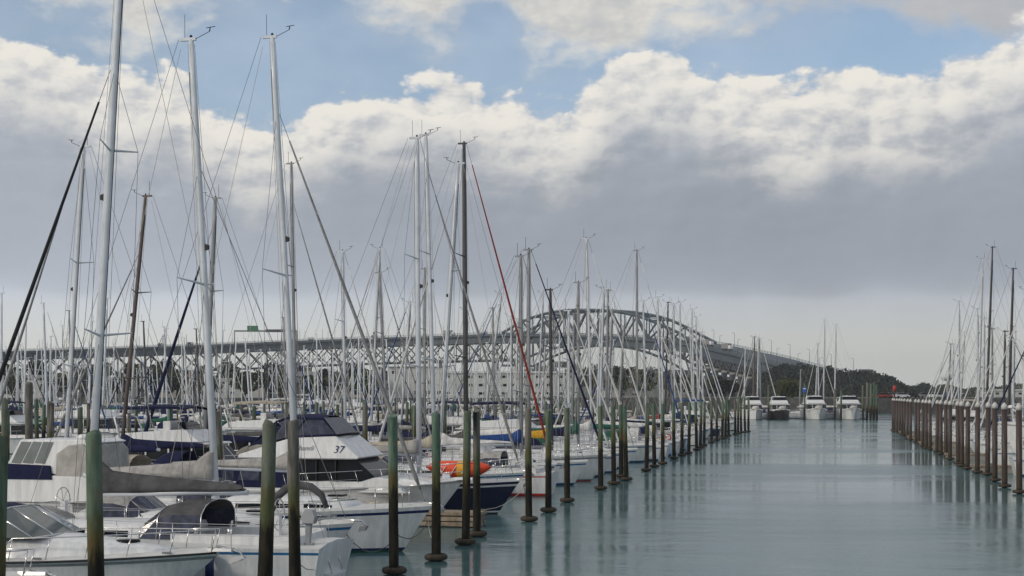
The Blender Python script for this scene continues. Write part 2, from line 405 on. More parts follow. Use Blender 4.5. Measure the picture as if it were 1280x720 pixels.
def tree(x, y, z, h, w, k, label, group=None, seed=0, dens=1.0, ls=None):
    rng = random.Random(seed * 31 + 5)
    t = empty('tree', (x, y, z)); tag(t, label, 'tree', group)
    m = MB(); m.tube([(0, 0, -.5), (.1, 0, h * .3), (.0, .1, h * .6), (.1, 0, h * .85)], [w * .06, w * .045, w * .03, .05], BARK, 6)
    for i in range(5):
        a = rng.uniform(0, 6.28); m.tube([(0, 0, h * (.25 + .08 * i)), (math.cos(a) * w * .3, math.sin(a) * w * .3, h * (.5 + .07 * i))], [w * .025, .03], BARK, 5)
    m.build('trunk', t)
    m = MB(); ls = ls or max(.25, w * .045)
    for i in range(13):
        a = rng.uniform(0, 6.28); q = rng.uniform(0, .36) * w; zz = h * rng.uniform(.38, .88); sr = w * rng.uniform(.13, .24) * (1.15 - .5 * (zz / h - .38))
        leaves(m, (math.cos(a) * q, math.sin(a) * q, zz), (sr, sr, sr * .75), int(60 * dens), ls, LEAF[k if rng.random() < .75 else (k + 1) % 3], rng)
    m.build('crown', t)
def wood(name, label, pts, ls, per, mats, seed=1):
    rng = random.Random(seed); m = MB()
    for (x, y, z, r) in pts: leaves(m, (x, y, z), (r, r, r * .8), per, ls, LEAF[rng.choice(mats)], rng)
    o = m.build(name); tag(o, label, 'trees', kind='stuff'); return o
pts = []
for i in range(420):
    x = rnd.uniform(122, 211); y = rnd.uniform(668, 800); z = hill_r(x, y)
    if z > -2.5: pts.append((x, y, z + rnd.uniform(1.2, 3.6), rnd.uniform(3., 5.0)))
wood('trees', 'dark wooded headland right of the bridge behind the facing launches', pts, .85, 170, [0, 0, 0], 3)
pts = []
for i in range(330):
    x = rnd.uniform(-1250, 2300); y = rnd.uniform(1950, 2120); k_ = .4 if x > 330 else 1; pts.append((x, y, far_h(x, y) + rnd.uniform(-2, 8) * k_, rnd.uniform(7, 20) * k_))
wood('trees', 'low far line of hazy trees along the horizon beyond the bridge', pts, 3.6, 110, [0, 0, 1], 4)
pts = []
for i in range(150):
    px = rnd.uniform(1128, 1400); d = rnd.uniform(980, 1080); x, y, _ = P(px, 0, d)
    pts.append((x, y, 2 + rnd.uniform(1, 6.5) + 2.2 * math.sin(px * .045), rnd.uniform(3.5, 6.5)))
wood('trees', 'grey-green tree line on the shore above the right pile row', pts, 1.7, 110, [0, 1, 2], 5)
# shore trees on the left, under the bridge
k = 0
LM = ['under the bridge approach at far left', 'below the green motorway sign', 'left of the long white clubhouse', 'right of the long white clubhouse']
cnt = {}
for px, d, h, w, kk in [(6, 470, 11, 11, 1), (48, 485, 13, 12, 0), (95, 460, 10, 10, 0), (128, 480, 12, 13, 1), (172, 465, 11, 12, 0), (205, 490, 14, 12, 1), (240, 462, 10, 12, 0),
                     (282, 478, 12, 12, 1), (338, 462, 11, 13, 0), (372, 490, 13, 12, 2), (405, 465, 10, 12, 0), (440, 480, 12, 12, 0), (470, 470, 10, 10, 1),
                     (22, 441, 8, 11, 1), (70, 440, 7, 10, 2), (112, 442, 9, 11, 1), (150, 444, 7, 10, 2), (190, 440, 8, 11, 0), (222, 446, 8, 11, 1), (262, 442, 7, 11, 2), (305, 444, 8, 11, 1), (352, 446, 9, 12, 0), (388, 441, 7, 10, 1), (425, 443, 8, 11, 2), (458, 440, 8, 11, 1),
                     (742, 480, 10, 13, 1), (775, 500, 11, 14, 0), (806, 470, 9, 13, 2), (838, 480, 9.5, 14, 0), (868, 460, 8, 12, 1), (905, 480, 7, 11, 0)]:
    x, y, _ = P(px, 0, d); k += 1
    g = LM[0] if px < 200 else LM[1] if px < 420 else LM[2] if px < 500 else LM[3]
    cnt[(g, kk)] = cnt.get((g, kk), 0) + 1; g = (g, kk)
    lb = f"{['dark', 'mid-green', 'olive'][kk]} shore tree {g[0]}, {['1st','2nd','3rd','4th','5th','6th','7th','8th','9th','10th','11th','12th','13th','14th'][cnt[g]-1]} from left there"
    tree(x, y, LAND_Z, h, w, kk, lb, 'trees on the shore below the bridge', k, 1.0, .75)
x, y, _ = P(988, 0, 420); tree(x, y, LAND_Z - 1.5, 7.2, 10.5, 2, 'round olive-green tree on the shore behind the facing launches', None, 77, 2.2, .35)

# ------------------------------------------------------------------ buildings on the shore
WALLW = varied('wall_white', (.56, .57, .565), .08, .4, .7); WALLG = varied('wall_grey', (.25, .25, .245), .12, .4, .8); WALLC = varied('wall_cream', (.46, .43, .38), .1, .4, .8)
ROOFG = varied('roof_grey', (.16, .165, .17), .15, .5, .6); ROOFR = varied('roof_brown', (.16, .09, .07), .15, .5, .7); ROOFW = varied('roof_white', (.5, .5, .49), .08, .5, .6)
def building(px0, px1, d, ytop, st, wall, roof, label, pitch=.0, depth=14, name='building', cols=None):
    x0, _, zt = P(px0, ytop, d); x1, _, _ = P(px1, ytop, d)
    b = empty(name, ((x0 + x1) / 2, d, LAND_Z)); tag(b, label, 'building')
    hw = (x1 - x0) / 2; h = zt - LAND_Z
    MB().box(-hw, hw, 0, depth, -.3, h, wall).build('wall', b)
    if pitch: MB().add([(-hw - .4, -.5, h - .1), (hw + .4, -.5, h - .1), (hw + .4, depth + .5, h - .1), (-hw - .4, depth + .5, h - .1), (-hw - .2, depth / 2, h + pitch), (hw + .2, depth / 2, h + pitch)],
                       [(0, 1, 5, 4), (2, 3, 4, 5), (1, 2, 5), (3, 0, 4), (3, 2, 1, 0)], roof).build('roof', b)
    else: MB().box(-hw - .3, hw + .3, -.35, depth + .3, h + .003, h + .35, roof).build('roof', b)
    n = cols or max(2, int(hw * 2 / 3.4)); sh = h / st; ww = min(1.6, hw / n * .9)
    for s_ in range(st):
        for i in range(n):
            cx = -hw + (i + .5) * 2 * hw / n
            if rnd.random() < .35: continue
            z0 = sh * s_ + sh * .38; z1 = z0 + sh * .3
            fr = MB(); fr.box(cx - ww / 2 - .08, cx + ww / 2 + .08, -.06, .02, z0 - .08, z1 + .08, WALLW); f_ = fr.build('window', b)
            MB().box(cx - ww / 2, cx + ww / 2, -.075, -.062, z0, z1, GLASS).build('pane', f_)
    return b
building(552, 722, 440, 466, 3, WALLW, ROOFW, 'long white clubhouse with rows of dark windows behind the masts', .6, 16)
building(486, 556, 446, 459.5, 3, WALLW, ROOFG, 'white block with stepped grey roof adjoining the left end of the clubhouse', 0, 14)
building(0, 62, 452, 473, 2, WALLW, ROOFG, 'low white shed at the far left of the shore', 1.2, 14)
building(100, 170, 462, 475, 2, WALLG, ROOFG, 'low grey shed on the shore left of the timber mast', 1., 14)
building(188, 236, 455, 471, 2, WALLC, ROOFR, 'cream building with brown roof on the shore between tall masts', 1.4, 12)
building(252, 330, 458, 474, 2, WALLW, ROOFW, 'white flat-roofed building on the shore beneath the green road sign', 0, 14)
building(345, 398, 470, 470, 2, WALLG, ROOFG, 'grey house with pitched roof right of the green road sign', 1.6, 12)
building(412, 470, 455, 476, 2, WALLC, ROOFG, 'small cream building just left of the white clubhouse block', 1.2, 12)
building(756, 800, 500, 482, 2, WALLW, ROOFG, 'small white building under the arch among the masts', 1.2, 12)
building(1077, 1090, 800, 462.5, 2, WALLG, ROOFG, 'small pale house on top of the wooded headland', .6, 8)
building(1232, 1290, 640, 488, 1, WALLW, ROOFW, 'low white building on the far shore at the right edge', .5, 12)
wt = empty('water_tower', P(1236 - 52, 0, 980)[:2] + (0,)); tag(wt, 'white water tower rising over the far right tree line', 'water tower')
MB().tube([(0, 0, 0), (0, 0, 16)], .8, PIERC, 8).build('column', wt); MB().tube([(0, 0, 15), (0, 0, 16.2), (0, 0, 19), (0, 0, 19.6)], [1.2, 4.3, 4.3, 2.5], WALLW, 14).build('tank', wt)

# cars parked on the quay
def car(x, y, rz, mat, label):
    c = empty('parked_car', (x, y, LAND_Z), rz); tag(c, label, 'car', 'cars parked on the quay')
    MB().prism([(-2.2, .3), (2.2, .3), (2.25, .75), (1.3, .95), (-2.0, 1.0), (-2.25, .8)], .86, .82, mat).build('body', c, bevel=.06)
    MB().prism([(-1.9, .97), (1.2, .93), (.5, 1.42), (-1.3, 1.45)], .78, .6, GLASS).build('cabin_glass', c, bevel=.04)
    MB().box(-1.25, .5, -.58, .58, 1.44, 1.48, mat).build('roof', c)
    for sx in (-1.4, 1.4):
        for sy in (-.84, .84):
            MB().tube([(sx, sy - .1, .32), (sx, sy + .1, .32)], .32, BLACK, 12).build('wheel', c)
CARS = [(1099, 'red', varied('paint_car_red', (.26, .03, .03), .1, 3, .3)), (1107, 'dark red', varied('paint_darkred', (.2, .02, .02), .1, 3, .3)), (1116, 'silver', ALU), (1127, 'white', WHITE), (1141, 'dark', BLACK), (1156, 'grey', GREYM), (1171, 'white', WHITE), (1188, 'navy', NAVYP)]
wh = 0
for i, (px, c, m_) in enumerate(CARS):
    x, y, _ = P(px, 0, 399 + (i % 3)); lb = {'white': ['white car parked second among cars behind the right pile row', 'white car parked beside the navy car on the quay']}.get(c)
    if lb: s_ = lb[wh]; wh += 1
    else: s_ = f'{c} car parked on the quay above the dark seawall'
    car(x, y, R(4 * i), m_, s_)

# ------------------------------------------------------------------ bridge
# plan and height control points of the deck top (px, py, distance)
DK = [(-160, 447, 960), (0, 440, 1000), (150, 435.5, 1030), (300, 430, 1050), (450, 424, 1050), (560, 420.5, 1035), (640, 418, 1000), (745, 419.3, 925), (800, 422, 893), (840, 425, 869), (880, 429.5, 850),
      (935, 441, 815), (975, 450.5, 790), (1012, 460, 770), (1060, 470, 745)]
DP = [Vector(P(*q)) for q in DK]
def cr(p0, p1, p2, p3, t): return .5 * ((2 * p1) + (-p0 + p2) * t + (2 * p0 - 5 * p1 + 4 * p2 - p3) * t * t + (-p0 + 3 * p1 - 3 * p2 + p3) * t ** 3)
PATH = []
for i in range(len(DP) - 1):
    a, b_, c_, d_ = DP[max(i - 1, 0)], DP[i], DP[i + 1], DP[min(i + 2, len(DP) - 1)]
    for k in range(12): PATH.append(cr(a, b_, c_, d_, k / 12))
PATH.append(DP[-1])
LEN = [0]
for i in range(1, len(PATH)): LEN.append(LEN[-1] + (PATH[i] - PATH[i - 1]).length)
def at(s):
    s = max(0, min(LEN[-1] - 1e-3, s)); lo, hi = 0, len(LEN) - 1
    while hi - lo > 1:
        m = (lo + hi) // 2
        if LEN[m] <= s: lo = m
        else: hi = m
    p = PATH[lo].lerp(PATH[lo + 1], (s - LEN[lo]) / (LEN[lo + 1] - LEN[lo])); d = (PATH[lo + 1] - PATH[lo]); d.z = 0; d.normalize()
    return p, Vector((-d.y, d.x, 0))      # point, unit vector across (away from the camera)
def s_of(px):
    best = min(range(len(PATH)), key=lambda i: abs(pxof(PATH[i].x, PATH[i].y) - px)); return LEN[best]
def bridge():
    B = empty('road_bridge', (0, 1000, 0)); tag(B, 'long grey-blue steel road bridge with arched truss over the harbour', 'bridge')
    off = Vector((0, 1000, 0)); HW = 11.
    m = MB(); secs = []
    for i in range(0, 181):
        s = LEN[-1] * i / 180; p, n = at(s); p = p - off
        secs.append([p + n * y + Vector((0, 0, z)) for y, z in ((-HW - 2, 0), (-HW - 2, -1.5), (-HW + .5, -2.2), (-HW + .5, -6.2), (HW - .5, -6.2), (HW - .5, -2.2), (HW + 2, -1.5), (HW + 2, 0))])
    m.loft(secs, BRIDGE, closed=True, smooth=False); m.build('deck', B)
    # railing posts and rails
    m = MB()
    for sy in (-1, 1):
        for h in (.6, 1.2):
            pts = []
            for i in range(0, 121):
                p, n = at(LEN[-1] * i / 120); pts.append(p - off + n * sy * (HW + 1.8) + Vector((0, 0, h)))
            m.tube(pts, .09, BRIDGED, 4)
        for i in range(0, 300):
            p, n = at(LEN[-1] * i / 300); q = p - off + n * sy * (HW + 1.8); m.tube([q, q + Vector((0, 0, 1.25))], .09, BRIDGED, 4)
    m.build('railing', B)
    # arch: real main span
    sa, sb = s_of(640), s_of(881); NP = 16
    def arch(t): return 16.2 * (1 - abs(2 * t - 1) ** 2.6)
    def soff(t):   # depth of the lower chord under the deck top in the main span
        px = pxof(*at(sa + (sb - sa) * t)[0][:2])
        return 6.3 + 8.5 * max(0, abs(px - 768) / 72 - .25) ** 2.1
    for sy, nm in ((-1, 'arch_truss'), (1, 'arch_truss')):
        m = MB(); up = []; lo = []; dk = []
        for i in range(NP + 1):
            t = i / NP; p, n = at(sa + (sb - sa) * t); p = p - off + n * sy * (HW - 1.5)
            up.append(p + Vector((0, 0, max(.6, arch(t))))); dk.append(p); lo.append(p - Vector((0, 0, min(22, soff(t)))))
        m.tube(up, .95, BRIDGE, 4); m.tube(lo, .8, BRIDGE, 4)
        for i in range(NP + 1):
            m.tube([lo[i], up[i]], .42, BRIDGE, 4)
            if i < NP: m.tube([dk[i], up[i + 1]] if i % 2 else [up[i], dk[i + 1]], .6, BRIDGE, 4)
            if i < NP and (lo[i] - dk[i]).length > 8: m.tube([dk[i], lo[i + 1]] if i % 2 else [lo[i], dk[i + 1]], .5, BRIDGE, 4)
        m.build(nm, B)
    m = MB()
    for i in range(3, NP - 2):
        t = i / NP; p, n = at(sa + (sb - sa) * t); p = p - off + Vector((0, 0, arch(t)))
        m.tube([p - n * (HW - 1.5), p + n * (HW - 1.5)], .4, BRIDGE, 4)
        if i < NP - 3:
            q, n2 = at(sa + (sb - sa) * (i + 1) / NP); q = q - off + Vector((0, 0, arch((i + 1) / NP)))
            m.tube([p - n * (HW - 1.5), q + n2 * (HW - 1.5)], .25, BRIDGE, 4)
    m.build('arch_bracing', B)
    # lattice truss below the approach spans
    for (s0, s1, dep, pan) in ((0, sa, 18.5, 11.5), (sb, LEN[-1], 15.5, 7.5)):
        n_ = int((s1 - s0) / pan)
        for sy in (-1, 1):
            m = MB(); bot = []
            for i in range(n_ + 1):
                p, n = at(s0 + (s1 - s0) * i / n_); p = p - off + n * sy * (HW - 2)
                bot.append(p - Vector((0, 0, dep)))
                if i < n_:
                    q, n2 = at(s0 + (s1 - s0) * (i + 1) / n_); q = q - off + n2 * sy * (HW - 2)
                    a, b_ = p - Vector((0, 0, 6.)), q - Vector((0, 0, 6.))
                    c_, d_ = p - Vector((0, 0, dep)), q - Vector((0, 0, dep))
                    m.tube([a, d_], .42, BRIDGED, 4); m.tube([c_, b_], .42, BRIDGED, 4)
                if i % 2 == 0: m.tube([p - Vector((0, 0, 6)), p - Vector((0, 0, dep))], .3, BRIDGED, 4)
            m.tube(bot, .6, BRIDGED, 4); m.build('approach_truss', B)
    m = MB(); secs = []
    for i in range(41):
        p, n = at(sb - 4 + (LEN[-1] - sb + 4) * i / 40); p = p - off
        secs.append([p + n * y + Vector((0, 0, z)) for y, z in ((-HW + 2.5, -6.25), (-HW + 2.5, -10.5), (HW - 2.5, -10.5), (HW - 2.5, -6.25))])
    m.loft(secs, BRIDGED, closed=True, smooth=False); m.build('approach_girder', B)
    # piers
    ps = [s_of(px) for px in (-60, 40, 145, 250, 350, 450, 545, 632, 702, 846)] + [sb + (LEN[-1] - sb) * (.06 + .062 * f) for f in range(15)]
    for j, s in enumerate(ps):
        p, n = at(s); g = p - off; m = MB(); main = j in (8, 9); top = -18 if s < sb else -13; top = -20 if main else top; wd = 2.6 if main else 1.5
        for sy in (-1, 1):
            m.tube([g + n * sy * (HW - 2) + Vector((0, 0, top)), Vector((0, 0, -g.z)) + g + n * sy * HW], [wd, wd * 1.4], PIERC if s < sb else BRIDGED, 8)
        m.tube([g - n * (HW - 1) + Vector((0, 0, top)), g + n * (HW - 1) + Vector((0, 0, top))], wd * .9, PIERC, 6)
        m.build('pier', B)
    m = MB()
    for i in range(46):
        p, n = at(LEN[-1] * (i + .5) / 46)
        for sy in (-1, 1):
            q = p - off + n * sy * (HW + 1); m.tube([q, q + Vector((0, 0, 8))], [.13, .08], BRIDGED, 4); m.tube([q + Vector((0, 0, 8)), q - n * sy * 2 + Vector((0, 0, 8.5))], .08, BRIDGED, 4)
    m.build('lamp_posts', B)
bridge()
def gantry():
    s0 = s_of(330); p, n = at(s0); p2, _ = at(s0 + 26)
    g = empty('sign_gantry', p); tag(g, 'pale overhead sign gantry with green panel standing on the bridge deck', 'sign gantry')
    m = MB(); d = Vector((1, 0, 0)); GM = PIERC
    for x in (-19, 27): m.tube([(x, 0, -.2), (x, 0, 9.4)], .45, GM, 6)
    m.box(-19.3, 27.3, -.5, .5, 8.4, 9.6, GM); m.build('frame', g)
    MB().box(-9.5, -1.5, -.9, -.6, 8.9, 12.9, GREENS).build('sign_panel', g)
    MB().box(4, 17, -.9, -.6, 8.1, 10.2, BRIDGED).build('sign_panel', g)
gantry()
def truck(s, lane, mat, label, big=True):
    p, n = at(s); q = p + n * lane + Vector((0, 0, .02)); d = Vector((n.y, -n.x)); rz = math.atan2(d.y, d.x)
    t = empty('truck' if big else 'van', q, rz); tag(t, label, 'truck' if big else 'van', 'vehicles on the bridge deck')
    L = 7.5 if big else 4
    MB().box(-L / 2, L / 2 - 1.4, -1.25, 1.25, .9, 3.9 if big else 2.4, mat).build('cargo_box', t, bevel=.05)
    MB().prism([(L / 2 - 1.3, .6), (L / 2 + .6, .6), (L / 2 + .5, 1.8), (L / 2 + .1, 2.7), (L / 2 - 1.3, 2.8)], 1.15, 1.05, WHITE).build('cab', t, bevel=.05)
    for x in (-L / 2 + 1, -L / 2 + 2.2, L / 2 - .4):
        MB().tube([(x, -1.2, .5), (x, 1.2, .5)], .5, BLACK, 10).build('wheel', t)
VM = [WALLG, WHITE, GREYM, NAVYP]
VL = [(570, 0, 1, 'tall grey box truck on the deck left of the arch'), (876, 0, 1, 'grey truck at the right foot of the arch'), (898, 0, 1, 'grey truck just right of the arch foot'), (921, 0, 1, 'grey truck going down the right approach'),
      (84, 1, 0, 'white van on the deck at the far left'), (196, 2, 0, 'dark van on the deck left of the gantry'), (232, 3, 0, 'navy van on the deck left of the gantry'), (392, 1, 0, 'white van on the deck right of the gantry'),
      (470, 2, 0, 'grey van on the left approach deck'), (610, 1, 0, 'white van on the deck entering the arch')]
for px, mi, bg, lb in VL: truck(s_of(px), -7.5, VM[mi], lb, bool(bg))

# ------------------------------------------------------------------ piles
ORD = ['nearest', '2nd nearest', '3rd nearest'] + [f'{i}th nearest' for i in range(4, 21)] + ['21st nearest', '22nd nearest', '23rd nearest'] + [f'{i}th nearest' for i in range(24, 31)] + ['31st nearest', '32nd nearest', '33rd nearest'] + [f'{i}th nearest' for i in range(34, 80)]
def pile_meshes(kind, ztop, r, seed):
    rng = random.Random(seed); m = MB()
    if kind != 'steel':
        dx, dy = rng.uniform(-.02, .02), rng.uniform(-.02, .02)
        m.tube([(dx * i, dy * i, z) for i, z in enumerate([-1.2, 0, .8, 1.6, 2.4, 3.2, ztop - .03, ztop])], [r * f * rng.uniform(.97, 1.03) for f in (1.06, 1.05, 1.08, 1.02, 1.0, .99, .985, .96)], GPILE if kind == 'grey' else PILE, 14)
    else:
        m.tube([(0, 0, -1.2), (0, 0, ztop - .28)], r, PILES, 16)
    return m
def pile(x, y, ztop, r, kind, label, group, collar=True, seed=0, wet=True):
    p = empty('mooring_pile', (x, y, 0)); tag(p, label, 'pile', group); p.rotation_euler = (R(rnd.uniform(-.5, .5)), R(rnd.uniform(-.5, .5)), 0)
    pile_meshes(kind, ztop, r, seed).build('post', p)
    if kind == 'steel':
        MB().tube([(0, 0, ztop - .30), (0, 0, ztop - .12), (0, 0, ztop), (0, 0, ztop + .08)], [r * 1.1, r * 1.1, r * .6, .02], CAPM, 16).build('cap', p)
    if collar:
        c = MB(); N = 14; pts = []
        secs = []
        for i in range(N):
            a = 2 * math.pi * i / N; R0 = r + .13; rr = .08 if kind == 'steel' else .10
            secs.append([((R0 + rr * math.cos(b)) * math.cos(a), (R0 + rr * math.cos(b)) * math.sin(a), .12 + rr * math.sin(b)) for b in [2 * math.pi * k / 8 for k in range(8)]])
        secs.append(secs[0]); c.loft(secs, COLLAR, closed=True); c.build('mooring_collar', p)
    return p
COLLAR = varied('collar_fouled', (.045, .035, .025), .5, 6, .9, bmp=.6, bscale=12)
LP = [(-12, 921), (124, 872), (328, 787), (370, 769), (493, 718), (545, 701), (581.5, 681), (596.5, 671), (661.5, 652), (685.5, 640.5), (709, 628), (751, 612.5), (767.3, 606), (776.7, 597), (783.3, 601), (807.8, 589.3), (818, 584.6), (828.4, 580.6), (842.7, 574),
      (852.2, 570.3), (860.7, 567.8), (871, 563.2), (875, 560.5), (880, 557.5), (889.3, 553.8), (896.2, 551), (902.7, 549), (906.7, 547.4), (911, 545.4), (919, 543.6), (922.5, 542.6), (926.7, 541.2), (931.5, 540.7), (935.5, 540.2)]
NOTE = {0: 'cut by the left edge of the photo', 1: 'with orange-brown weathered middle in front of the dark grey sail cover', 2: 'broadest green one standing left of the grey-brown pile', 3: 'weathered grey-brown without green, in front of the navy canopied launch',
        4: 'in front of the white yacht bow', 5: 'with dark collar in front of the white launch bow', 6: 'continuing below a dark mast by the timber finger dock', 7: 'at the end of the timber finger dock', 8: 'with brown collar right of the navy bow',
        9: 'in front of the red-bottomed boat', 10: 'beside the outboard of the red-bottomed boat', 11: 'standing alone in front of the hull with dark blue forestay'}
for i, (px, py) in enumerate(LP):
    d = Wd(py); x = (px - 640) / F * d
    lb = f'green timber mooring pile {NOTE[i]}' if i in NOTE else f'green-topped timber pile, {ORD[i]} pile of the left fairway row'
    if i == 3: lb = 'weathered grey-brown timber pile in front of the navy canopied launch'
    zt = 4.49 + rnd.uniform(-.06, .06) + (.35 if px > 921 else 0)
    pile(x, d, zt, .155 if i == 2 else .135 if px < 900 else .15, 'grey' if i == 3 else 'timber', lb, 'timber piles along the left of the fairway', True, i)
zs = [(570, 580), (510, 555), (470, 530), (440, 505), (398, 497), (358, 482), (336, 470), (320, 460), (286, 442), (270, 430), (250, 420), (233, 410), (206, 403), (190, 395), (175, 388), (160, 378), (147, 370), (125, 362), (112, 355), (100, 345), (90, 340), (80, 335), (70, 328), (60, 325), (52, 322)]
for i, (zx, zy) in enumerate(zs):
    px = 1100 + zx / 3.272; d = Wd(440 + zy / 3.272); x = (px - 640) / F * d
    pile(x, d, 4.62, .155, 'steel', f'dark brown steel pile with white conical cap, {ORD[i]} of the right row', 'capped piles along the right of the fairway', True, 50 + i)

# ------------------------------------------------------------------ boats
def hull_mesh(L, B, fb, anti='dark', hull='white', stripe=None, rake=.9, sheer=.30, transom=.74, flare=.1, deck=DECK, trans_rake=.25, n=22, bowup=1.0):
    m = MB(); hm = hullm(hull); st = {None: hm, 'navy': NAVYP, 'blue': ANTI['blue'], 'red': REDP, 'white': WHITE, 'grey': GREYM}[stripe]
    boot = {'navy': WHITE}.get(hull, st if stripe else hm)
    rows = [(None, 0), ]
    rowm = [ANTI[anti], ANTI[anti], ANTI[anti], boot, hm, hm, st if stripe else hm, hm]
    S = []; D = []
    for i in range(n + 1):
        t = i / n; t = t ** .9 if t < 1 else 1
        if t < .42: b = B / 2 * (transom + (1 - transom) * math.sin(math.pi / 2 * t / .42))
        else: b = B / 2 * max(.012, (1 - ((t - .42) / .58) ** 2.1))
        zs_ = fb * (1 + sheer * max(0, t - .15) ** 1.6 * bowup)
        fine = max(0, (t - .5) / .5)
        def pt(h, wf, z):
            x = -L / 2 + L * t - rake * (1 - h) * t ** 7 - (trans_rake * h * (1 - t) ** 10 if trans_rake > 0 else trans_rake * (1 - h) * (1 - t) ** 10)
            return (x, b * wf, z)
        wl = .88 - .28 * fine
        prof = [pt(-.3, .0, -.45), pt(-.2, wl * .6, -.3), pt(0, wl, -.02), pt(.08, wl + .02, .07), pt(.14, wl + .03, .14)]
        for h in (.5, .86, .92, 1.0): prof.append(pt(h, wl + .03 + (1 - wl - .03) * ((h - .1) / .9) ** (1 + flare * 6), .14 + (zs_ - .14) * (h - .12) / .88 if h > .12 else .14))
        S.append(prof)
        x = prof[-1][0]; D.append([(x, b * k, zs_ + .001 + .035 * B * (1 - k * k)) for k in (1, .55, 0, -.55, -1)])
    m.loft(S, hm, rowm=rowm); mir = [[(x, -y, z) for x, y, z in p[::-1]] for p in S]
    m.loft(mir, hm, rowm=rowm[::-1])
    m.loft([[q for q in d] for d in D], deck)
    p = S[0]; q = [(x, -y, z) for x, y, z in p[::-1]]; tp = p + D[0][1:4] + q; m.add(tp, [tuple(range(len(tp)))[::-1]], hm)
    def sheer_at(x):
        for i in range(n):
            a, b_ = S[i][-1], S[i + 1][-1]
            if a[0] <= x <= b_[0]:
                k = (x - a[0]) / (b_[0] - a[0]); return a[1] + (b_[1] - a[1]) * k, a[2] + (b_[2] - a[2]) * k
        return (S[0][-1][1], S[0][-1][2]) if x < 0 else (S[-1][-1][1], S[-1][-1][2])
    return m, sheer_at

def mast_meshes(par, x0, zd, h, topx, mm, nsp, B, lod, r=.1, topy=0.):
    ln = h - zd
    pts = [(x0 + (topx - x0) * k, topy * k, zd + ln * k) for k in (0, .33, .66, .9, 1)]
    m = MB(); m.tube(pts, [r, r, r * .97, r * .86, r * .7], mm, 10 if lod == 0 else 6, flat=.66); M = m.build('mast', par)
    def on(k): return Vector((x0 + (topx - x0) * k, topy * k, zd + ln * k))
    if lod < 2:
        m = MB(); m.tube([on(.03) + Vector((-r * 1.0, 0, 0)), on(.93) + Vector((-r * .9, 0, 0))], .016, BLACK, 4); m.build('sail_track', M)
        m = MB(); c = on(.56); m.prism([(c.x + r * .9, c.z - .12), (c.x + r * .9 + .11, c.z - .07), (c.x + r * .9 + .11, c.z + .04), (c.x + r * .9, c.z + .08)], .05, .04, BLACK); m.build('steaming_light', M)
        m = MB()
        for f in (1, -1): m.tube([on(.06) + Vector((0, f * (r * .7 + .03), 0)), on(.06) + Vector((0, f * (r * .7 + .1), 0))], .05, STEEL, 8)
        m.build('mast_winches', M)
    tips = []
    for j in range(nsp):
        k = (j + 1) / (nsp + 1) * .96; w = B * (.36 - .07 * j); c = on(k)
        m = MB(); m.tube([c + Vector((-.28, w, .12)), c, c + Vector((-.28, -w, .12))], [.02, .045, .02] if lod < 2 else .04, mm, 5, flat=.6)
        m.build('spreader', M); tips.append((c + Vector((-.28, w, .12)), c + Vector((-.28, -w, .12))))
    m = MB(); c = on(1)
    m.box(c.x - .34, c.x + .16, c.y - .04, c.y + .04, c.z - .05, c.z + .04, mm)
    m.tube([(c.x - .2, c.y, c.z), (c.x - .2, c.y, c.z + .75)], .008 if lod == 0 else .011, BLACK, 4)
    if lod < 2: m.tube([(c.x + .15, c.y, c.z), (c.x + .6, c.y, c.z + .2)], .010, BLACK, 4)
    if lod < 2:
        m.tube([(c.x + .6, c.y, c.z + .2), (c.x + .62, c.y, c.z + .31)], .018, BLACK, 5); m.tube([(c.x + .5, c.y, c.z + .31), (c.x + .78, c.y, c.z + .34)], .012, BLACK, 4)
        m.ball((c.x, c.y, c.z + .08), .05, BLACK, 6, 4)
    m.build('masthead_instruments', M)
    return on, tips

